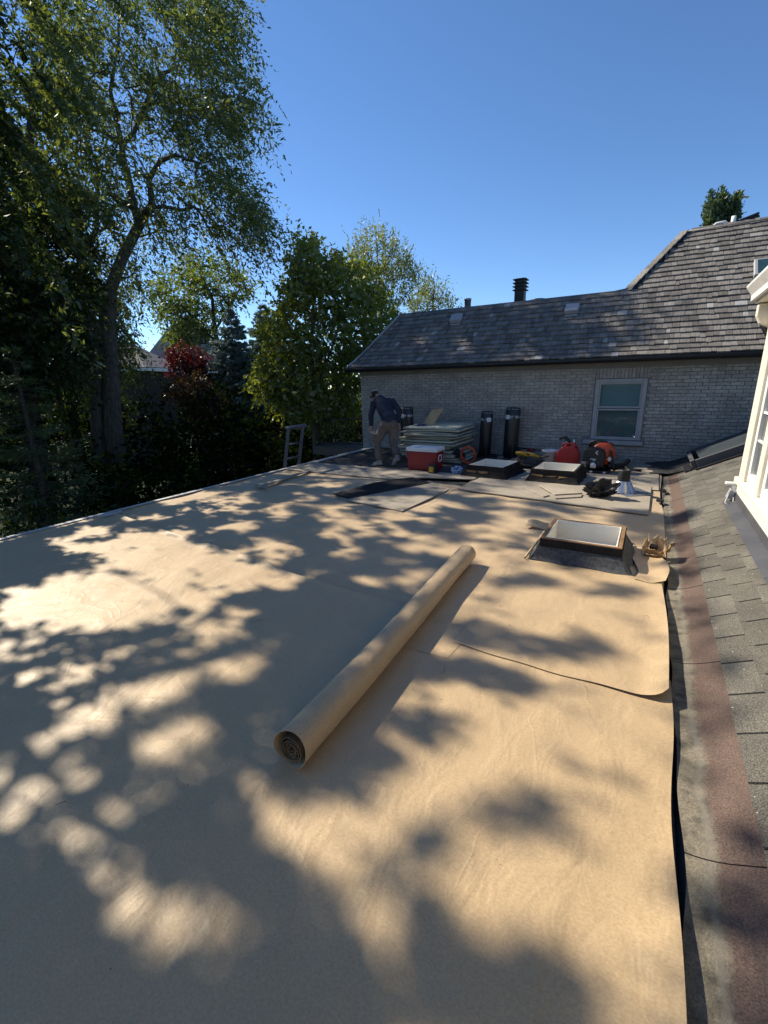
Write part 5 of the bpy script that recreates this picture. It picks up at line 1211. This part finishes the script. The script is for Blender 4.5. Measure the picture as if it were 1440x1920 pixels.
L_COL = leaf_mat('column_leaf', (.045, .085, .03), (.09, .13, .045), .35)
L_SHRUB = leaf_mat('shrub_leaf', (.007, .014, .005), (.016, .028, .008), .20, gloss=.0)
L_PINE = leaf_mat('pine_needle', (.028, .060, .018), (.060, .100, .028), .22)

# ---- leaves added to cast the roof shade pattern, each placed up its own sun ray
def shade_sample(per=30.0):
    J, I = np.nonzero(SHA > .05); cnt = RNG.poisson(per * SHA[J, I] ** 1.6)
    x = SHX0 + (np.repeat(I, cnt) + RNG.random(cnt.sum())) * SHC; y = SHY0 + (np.repeat(J, cnt) + RNG.random(cnt.sum())) * SHC
    nx_ = 15000; x = np.concatenate([x, RNG.uniform(1.4, 4.0, nx_)]); y = np.concatenate([y, RNG.uniform(-2.5, 3.2, nx_)])   # unseen leaves added above the near crowns to shade the house wall beside the viewer
    # crown surface: lumpy sheet of leaf clumps
    s = 1.6 * np.sin(1.9 * x + 1.1 * y + .5) * np.sin(1.5 * y - .8 * x + 1.0) + .8 * np.sin(4.3 * x - 2.1 * y) + .5 * np.sin(5.1 * y + 3.3 * x + 2)
    xp = -9.2 - .58 * y - .9 * s + RNG.normal(size=len(x)) * .35
    z = (x - xp) / KX
    return np.stack([xp, y + z * KY, z], 1), x, y
SP, sx0, sy0 = shade_sample()
SD = unit_rows(RNG.normal(size=SP.shape) * .9 + np.array([.2, 0, -.5]))
def part_(lo, hi):
    k = (sy0 >= lo) & (sy0 < hi); C, D = SP[k], SD[k]
    sub = C[RNG.choice(len(C), max(40, min(260, len(C) // 90)), replace=False)]
    return (C, D, sub)
def ground_(p): return np.array([p[0], p[1], GZ])

def garage_shade():  # leaves added to the old tree's crown to shade the garage roof
    n = 9000; x = RNG.uniform(-7, -.2, n); y = RNG.uniform(10.4, 12.0, n); z = 2.1 + (y - 10.4) * .9
    k = np.sin(3.1 * x + 1.7 * z) * np.sin(2.3 * z - 1.9 * x + 1) + .5 * np.sin(7.3 * x + 4 * z) - .22 * (x + 3.2) > -.25; x, y, z = x[k], y[k], z[k]
    t = (x + 14.2 + 1.6 * np.sin(2.2 * x + 3 * z) + RNG.normal(size=len(x)) * .5) / KX; P = np.stack([x - t * KX, y + t * KY, z + t], 1)
    C, D, S = part_(4.7, 99); D2 = unit_rows(RNG.normal(size=P.shape) * .8 + np.array([.3, .2, -.5]))
    return np.concatenate([C, P]), np.concatenate([D, D2]), np.concatenate([S, P[::90]])

# 1. tree just outside the left edge
bA = (-11.2, 1.2, GZ)
trA = [[(-11.2, 1.2, GZ, .26), (-11.1, 1.3, 0, .20), (-10.8, 1.5, 3, .14), (-10.4, 1.7, 5.5, .08), (-10.0, 1.8, 7.4, .03)]]
cA = np.concatenate([ell_centers([((-11.8, .6, 3.0), (1.6, 2.6, 3.0)), ((-12.5, 1.0, 6.0), (2.0, 2.6, 2.2))], 160)])
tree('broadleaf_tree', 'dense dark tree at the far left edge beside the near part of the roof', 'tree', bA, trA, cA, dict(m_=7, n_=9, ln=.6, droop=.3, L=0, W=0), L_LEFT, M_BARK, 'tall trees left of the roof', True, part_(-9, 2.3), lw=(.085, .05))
# 2. dark tree at the left edge of the view
P2 = [(-160, -60), (60, -40), (110, 60), (125, 250), (150, 380), (165, 480), (172, 580), (168, 660), (150, 720), (60, 720), (-160, 740)]
bB = ground_(dp(40, 800, 12.2))
trB = [[tuple(bB) + (.30,), tuple(dp(45, 700, 12.2)) + (.24,), tuple(dp(52, 500, 12.2)) + (.19,), tuple(dp(40, 380, 12.2)) + (.15,), tuple(dp(55, 270, 12.2)) + (.11,), tuple(dp(62, 180, 12.3)) + (.08,), tuple(dp(95, 60, 12.5)) + (.05,), tuple(dp(60, -40, 12.5)) + (.03,)],
       [tuple(dp(42, 400, 12.2)) + (.12,), tuple(dp(15, 310, 12)) + (.09,), tuple(dp(-20, 200, 11.8)) + (.05,)]]
cB = np.concatenate([poly_centers(P2, 400, 12.3, 2.0), poly_centers([(-160, 330), (90, 330), (130, 420), (155, 560), (160, 640), (140, 720), (-160, 740)], 560, 11.6, 1.8)])
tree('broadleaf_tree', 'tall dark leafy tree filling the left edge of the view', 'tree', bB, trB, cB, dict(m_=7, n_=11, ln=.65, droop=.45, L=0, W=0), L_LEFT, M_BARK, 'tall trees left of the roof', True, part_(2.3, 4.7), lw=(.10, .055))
# 3. big old tree with the forked trunk
P3 = [(90, -60), (425, -60), (440, 20), (452, 80), (466, 150), (470, 215), (440, 260), (438, 300), (470, 345), (500, 385), (512, 432), (480, 450), (450, 462), (400, 445), (340, 450), (285, 470), (225, 540), (150, 500), (90, 520)]
DW = 15.0
def tw(px, py, r, dd=0): return tuple(dp(px, py, DW + dd)) + (r,)
bW = ground_(dp(205, 830, DW))
trW = [[tuple(bW + np.array([.15, .1, 0])) + (.40,), tw(213, 815, .31), tw(208, 700, .27), tw(204, 620, .245), tw(208, 540, .215), tw(231, 480, .185), tw(262, 420, .165), tw(250, 385, .125), tw(243, 345, .12), tw(231, 300, .105), tw(228, 270, .10), tw(215, 215, .08), tw(207, 170, .065), tw(222, 80, .045), tw(225, 0, .03)],
       [tuple(bW + np.array([-.25, -.1, 0])) + (.34,), tw(186, 815, .27), tw(185, 700, .225), tw(172, 620, .19), tw(160, 560, .15), tw(150, 480, .12), tw(182, 430, .085), tw(178, 380, .06), tw(192, 310, .04)],
       [tw(262, 420, .13), tw(285, 383, .11, -.2), tw(280, 335, .085, -.4), tw(300, 302, .07, -.6), tw(330, 290, .05, -.8), tw(352, 300, .035, -.9)],
       [tw(228, 272, .09), tw(250, 250, .075, .2), tw(262, 222, .065, .4), tw(290, 225, .04, .6)],
       [tw(262, 222, .06, .4), tw(282, 170, .05, .5), tw(300, 140, .06, .6), tw(325, 130, .045, .7), tw(332, 85, .03, .7)],
       [tw(150, 480, .09), tw(110, 440, .07, .5), tw(95, 330, .05, .8), tw(60, 200, .035, 1)]]
cW = np.concatenate([poly_centers(P3, 370, DW + .2, 2.4), poly_centers([(330, -60), (425, -60), (440, 20), (466, 150), (470, 215), (430, 260), (350, 240), (340, 120)], 36, DW, 1.6), poly_centers([(380, 330), (440, 300), (512, 432), (470, 470), (380, 440)], 30, DW - .3, 1.4),
                     poly_centers([(60, 480), (230, 520), (245, 600), (250, 680), (150, 690), (60, 700)], 150, DW + 2.2, 1.2)])
tree('old_tree', 'big old tree with leaning forked trunk and drooping sprays against the sky', 'tree', bW, trW, cW, dict(m_=9, n_=14, ln=1.0, droop=.75, L=0, W=0, drift=(.45, .3, -.2), spread=.55, leafdroop=.5), L_WIL, M_BARKW, 'tall trees left of the roof', True, garage_shade(), lw=(.13, .046), rtip=.011)
# 4. trees added left of the view to keep the sun off the garden
for (x_, y_, h_, lab) in ((-17.5, 1.0, 10.5, 'tall tree added for shade outside the left edge, nearest the viewer'), (-20.5, 5.5, 11.5, 'tall tree added for shade outside the left edge, behind the dark leafy tree'), (-22.5, 11.0, 11.0, 'dark tree added for shade behind the leafy tree at the left edge')):
    cc = ell_centers([((x_, y_, h_ * .45), (2.6, 3.0, h_ * .36)), ((x_, y_, h_ * .1), (2.6, 3.2, 2.4))], 240)
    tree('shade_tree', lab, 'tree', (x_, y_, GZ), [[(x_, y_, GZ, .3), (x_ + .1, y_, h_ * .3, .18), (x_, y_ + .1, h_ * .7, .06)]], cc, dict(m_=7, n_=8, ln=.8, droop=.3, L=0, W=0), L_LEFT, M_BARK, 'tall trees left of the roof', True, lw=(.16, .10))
# 5. light airy tree in the gap
q = lambda px, py, r, d=23: tuple(dp(px, py, d)) + (r,)
b5 = ground_(dp(412, 720, 23))
c5 = np.concatenate([poly_centers([(258, 560), (300, 520), (345, 490), (385, 480), (440, 500), (475, 530), (470, 560), (430, 575), (410, 600), (330, 590), (290, 600)], 150, 23, 1.6), poly_centers([(330, 590), (400, 600), (400, 640), (330, 660), (320, 620)], 50, 23, 1.2)])
tree('light_tree', 'airy light green tree with spreading limbs behind the red maple', 'tree', b5, [[tuple(b5) + (.2,), q(410, 660, .14), q(403, 620, .12), q(398, 560, .08), q(380, 520, .05)], [q(405, 640, .09), q(370, 610, .07), q(330, 590, .05), q(280, 575, .03)], [q(403, 620, .08), q(430, 575, .06), q(450, 540, .04)]], c5, dict(m_=7, n_=9, ln=.8, droop=.25, L=0, W=0, outw=.4), L_LIGHT, M_BARK, None, False, lw=(.15, .07), rtip=.012)
# 6. maple by the garage corner
q = lambda px, py, r, d=14.6: tuple(dp(px, py, d)) + (r,)
b6 = ground_(dp(592, 860, 14.6))
P6 = [(585, 442), (606, 455), (625, 480), (665, 488), (700, 520), (722, 560), (733, 600), (700, 655), (680, 690), (672, 740), (660, 785), (620, 800), (575, 790), (540, 765), (500, 742), (480, 700), (505, 660), (498, 620), (520, 570), (525, 515), (545, 480), (565, 450)]
c6 = np.concatenate([poly_centers(P6, 460, 15.0, 1.5), poly_centers([(480, 680), (560, 690), (600, 780), (540, 770), (500, 745)], 50, 14.2, .8)])
tree('maple_tree', 'bushy green maple with a thin trunk left of the brick building', 'tree', b6, [[tuple(b6) + (.13,), q(592, 860, .085), q(588, 800, .075), q(590, 720, .065), q(583, 640, .055), q(588, 560, .04), q(587, 470, .02)], [q(590, 740, .05), q(620, 660, .04), q(650, 560, .025)], [q(588, 800, .045), q(612, 850, .05), q(620, 900, .05)]], c6, dict(m_=7, n_=10, ln=.55, droop=.25, L=0, W=0, outw=.5), L_MAPLE, M_BARK2, None, False, lw=(.11, .08), cut=lambda C: ~((C[:, 0] > -7.15) & (C[:, 1] > 9.9)))
# 7. pale trees far behind
for (poly, d, n, lab, px_, py_) in (([(640, 500), (660, 465), (690, 440), (705, 432), (722, 465), (742, 470), (765, 500), (782, 525), (765, 560), (750, 600), (690, 600), (650, 560)], 30, 190, 'tall pale feathery tree rising behind the maple', 715, 700), ([(768, 590), (780, 555), (800, 535), (815, 524), (830, 545), (845, 560), (845, 590)], 33, 60, 'small pale tree top just above the left end of the shake roof', 810, 700)):
    bb_ = ground_(dp(px_, py_, d)); cc = poly_centers(poly, n, d, 1.6); top = poly[3]
    tree('pale_tree', lab, 'tree', bb_, [[tuple(bb_) + (.2,), tuple(dp(px_, 600, d)) + (.12,), tuple(dp((px_ + top[0]) / 2, (600 + top[1]) / 2, d)) + (.06,), tuple(dp(top[0], top[1] + 10, d)) + (.02,)]], cc, dict(m_=5, n_=9, ln=1.1, droop=-.1, L=0, W=0, drift=(0, 0, .9), spread=.4, outw=.3, leafdroop=-.3), L_PALE, M_BARK2, None, False, lw=(.17, .07), rtip=.012)
# 8. columnar tree behind the high roof
bb_ = ground_(dp(1355, 700, 22)); 
cc = np.concatenate([poly_centers([(1322, 440), (1322, 400), (1328, 375), (1335, 366), (1343, 385), (1345, 440)], 60, 22, .5), poly_centers([(1340, 440), (1342, 380), (1352, 355), (1364, 378), (1366, 440)], 70, 22.2, .5), poly_centers([(1362, 440), (1366, 390), (1378, 363), (1388, 372), (1384, 410), (1378, 440)], 60, 22, .5), poly_centers([(1320, 440), (1385, 440), (1390, 640), (1310, 640)], 160, 22, .8)])
tree('columnar_tree', 'dense upright tree with three tips behind the high roof ridge', 'tree', bb_, [[tuple(bb_) + (.2,), tuple(dp(1353, 500, 22)) + (.1,), tuple(dp(1352, 375, 22)) + (.02,)]], cc, dict(m_=6, n_=9, ln=.26, droop=0, L=0, W=0, drift=(0, 0, .9), spread=.4, outw=.2, leafdroop=-.4), L_COL, M_BARK, None, False, lw=(.12, .06))

# ---- conifers
def conifer(name, label, base, h, rad, nw, lmat, nl=(.13, .022), droop=.25, z0=.08, dens=1.0, group=None):
    t = thing(name, label, 'tree', base, group); base = np.array(base, float); C, D, segs = [], [], []
    for k in range(nw):
        f0 = z0 + (1 - z0) * (k / (nw - 1)) ** .95; nb = max(4, int((6 + 7 * (1 - f0))))
        for j in range(nb):
            f = min(1.0, max(0.0, f0 + RNG.uniform(-.6, .6) / nw)); z = h * f; r = (rad * (1 - f) ** .85 + .06) * RNG.uniform(.75, 1.1)
            a = 2 * math.pi * (j + (k * .37) % 1 + RNG.uniform(-.2, .2)) / nb; rl = r * RNG.uniform(.72, 1.1); dirh = np.array([math.cos(a), math.sin(a), 0]); p0 = np.array([0, 0, z])
            n = max(5, int(rl / .05 * dens)); tt = np.sort(RNG.random(n)) ** .8; P = p0 + dirh * (rl * tt)[:, None]; P[:, 2] += -droop * rl * tt + .22 * rl * tt ** 2.2
            segs.append((p0, p0 + dirh * rl * .55 + np.array([0, 0, -droop * rl * .5])))
            side = np.array([-dirh[1], dirh[0], 0]); wd = .30 * rl * (1 - tt * .75) + .03
            m_ = 5
            for q in range(m_):
                o = RNG.uniform(-1, 1, n); Q = P + side * (o * wd)[:, None]; Q[:, 2] -= np.abs(o) * wd * .30 + RNG.random(n) * .03
                C.append(Q); D.append(dirh * .7 + side * (o * .9)[:, None] + RNG.normal(size=(n, 3)) * .35 + np.array([0, 0, -.05]))
    C = np.concatenate(C); D = np.concatenate(D); n = len(C)
    link('crown', leaves_mesh('crown', C, D, nl[0] * RNG.uniform(.7, 1.3, n), nl[1] * RNG.uniform(.8, 1.3, n)), lmat, t)
    b = MB(); b.tube([(0, 0, 0), (0, 0, h * .5), (0, 0, h * .97)], [h * .022, h * .013, .012], 8); b.build('trunk', M_BARK, None).parent = t
    b = MB()
    for p0, p1 in segs: b.tube([p0, p1], [.018, .008], 4, False)
    o = b.build('limbs', M_BARK, None); o.parent = t; o['kind'] = 'stuff'
    return n
def con_at(name, label, px, apex, d, rad, lmat, **k):
    top = dp(px, apex, d); conifer(name, label, (top[0], top[1], GZ), top[2] - GZ, rad, k.pop('nw', 24), lmat, **k)
con_at('blue_spruce', 'blue spruce with layered branches, left of the green maple', 430, 580, 20, 3.9, L_SPRUCE, nl=(.15, .05), nw=44, dens=2.2)
con_at('blue_spruce', 'second blue spruce further back, partly hidden by the green maple', 492, 572, 25, 4.2, L_SPRUCE, nl=(.2, .06), nw=40, dens=2.0)
con_at('pine_tree', 'feathery pine with low branches at the left edge close to the roof', 20, 655, 9.0, 2.5, L_PINE, nl=(.16, .013), nw=15, droop=.05, dens=1.3)
# ---- red and bronze maples
for (px_, py_, d, r, lab, lm) in ((348, 676, 20, (.78, .75, .62), 'small dark red maple left of the blue spruce', L_RED), (358, 735, 18, (1.0, .9, .65), 'bronze leaved bush below the red maple', L_BRONZE)):
    c = dp(px_, py_, d); cc = ell_centers([(c, r), (c + np.array([.4, .3, -.4]), (r[0] * .8, r[1] * .8, .7))], 110); bb_ = ground_(c)
    tree('red_maple' if lm is L_RED else 'bronze_bush', lab, 'tree' if lm is L_RED else 'bush', bb_, [[tuple(bb_) + (.09,), (c[0], c[1], c[2] - .8, .06), (c[0], c[1], c[2] + .3, .03)]], cc, dict(m_=6, n_=8, ln=.42, droop=.4, L=0, W=0), lm, M_BARK, None, False, lw=(.10, .055))
# ---- garden shrubs below the roof
protos = []
for k in range(3):
    cc = ell_centers([((0, 0, 1.1), (1.1, 1.1, 1.1)), ((.5, .3, .8), (.8, .9, .8))], 70); C, D = sprays(cc, np.array([0, 0, .4]), 5, 8, .5, .25, 0, 0)
    n = len(C); cm = leaves_mesh('crown', C, D, .10 * RNG.uniform(.7, 1.3, n), .055 * RNG.uniform(.8, 1.2, n)); cm.materials.append(L_SHRUB)
    V, F = skeleton([[(0, 0, 0, .05), (.05, 0, .6, .03), (.0, .05, 1.2, .012)]], cc[:40], .006); sm_ = fast_mesh('stem', V, F, True); sm_.materials.append(M_BARK); protos.append((cm, sm_))
spots = [(-8.3, 1.0, 1.0), (-9.0, 3.2, 1.25), (-8.2, 5.0, 1.05), (-9.6, 6.6, 1.3), (-8.0, 8.0, 1.0), (-11.0, 8.6, 1.4), (-9.0, 9.6, 1.15), (-12.4, 10.6, 1.6), (-10.6, 11.6, 1.45), (-14.5, 12.0, 1.9), (-12.0, 14.2, 1.9), (-15.5, 15.5, 2.2), (-10.2, 14.2, 1.5), (-17.5, 11.0, 2.0), (-13.0, 6.0, 1.7), (-15.0, 6.0, 2.0), (-18.0, 14.5, 2.3), (-13.2, 17.2, 2.0)]
SHRUB_LABELS = ['dark shrub under the roof edge nearest the viewer', 'dark shrub under the roof edge in front of the feathery pine', 'dark shrub close to the roof edge, right of the feathery pine', 'wide dark shrub a little out from the middle of the roof edge', 'small dark shrub just left of the ladder foot', 'dark shrub between the ladder and the bronze bush', 'dark shrub directly behind the ladder', 'large dark shrub left of the thin maple trunk', 'dark shrub at the foot of the green maple', 'tall dark shrub below the blue spruce', 'tall dark shrub in front of the second spruce', 'largest dark shrub, behind the bronze bush', 'dark shrub by the timber deck, behind the maple trunk', 'dark shrub at the foot of the forked old tree', 'dark shrub in front of the forked trunk', 'wide dark shrub below the dark leafy tree at the left', 'big dark shrub under the neighbour house wall', 'dark shrub below the red maple, furthest back']
for k, (x_, y_, s) in enumerate(spots):
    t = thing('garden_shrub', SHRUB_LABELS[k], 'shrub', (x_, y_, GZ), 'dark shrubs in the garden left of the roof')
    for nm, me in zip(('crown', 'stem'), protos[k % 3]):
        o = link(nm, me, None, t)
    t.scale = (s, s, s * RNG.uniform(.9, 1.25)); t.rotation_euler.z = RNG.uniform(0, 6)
# ---- far-off trees closing the gaps
C_ = []
for k in range(900):
    a = RNG.uniform(-.2, 1.35); r = RNG.uniform(40, 48); x_, y_ = -r * math.sin(a), r * math.cos(a); C_.append((x_, y_, GZ + RNG.random() ** .8 * (5.0 + 1.3 * math.sin(a * 13) + .7 * math.sin(a * 29))))
C_ = np.array(C_); C, D = sprays(C_, np.array([0, 0, -20.0]), 6, 6, 1.3, .2, 0, 0); n = len(C)
tag(link('far_woods', leaves_mesh('far_woods', C, D, .42 * RNG.uniform(.7, 1.3, n), .26 * RNG.uniform(.7, 1.3, n)), L_SHRUB), kind='stuff')
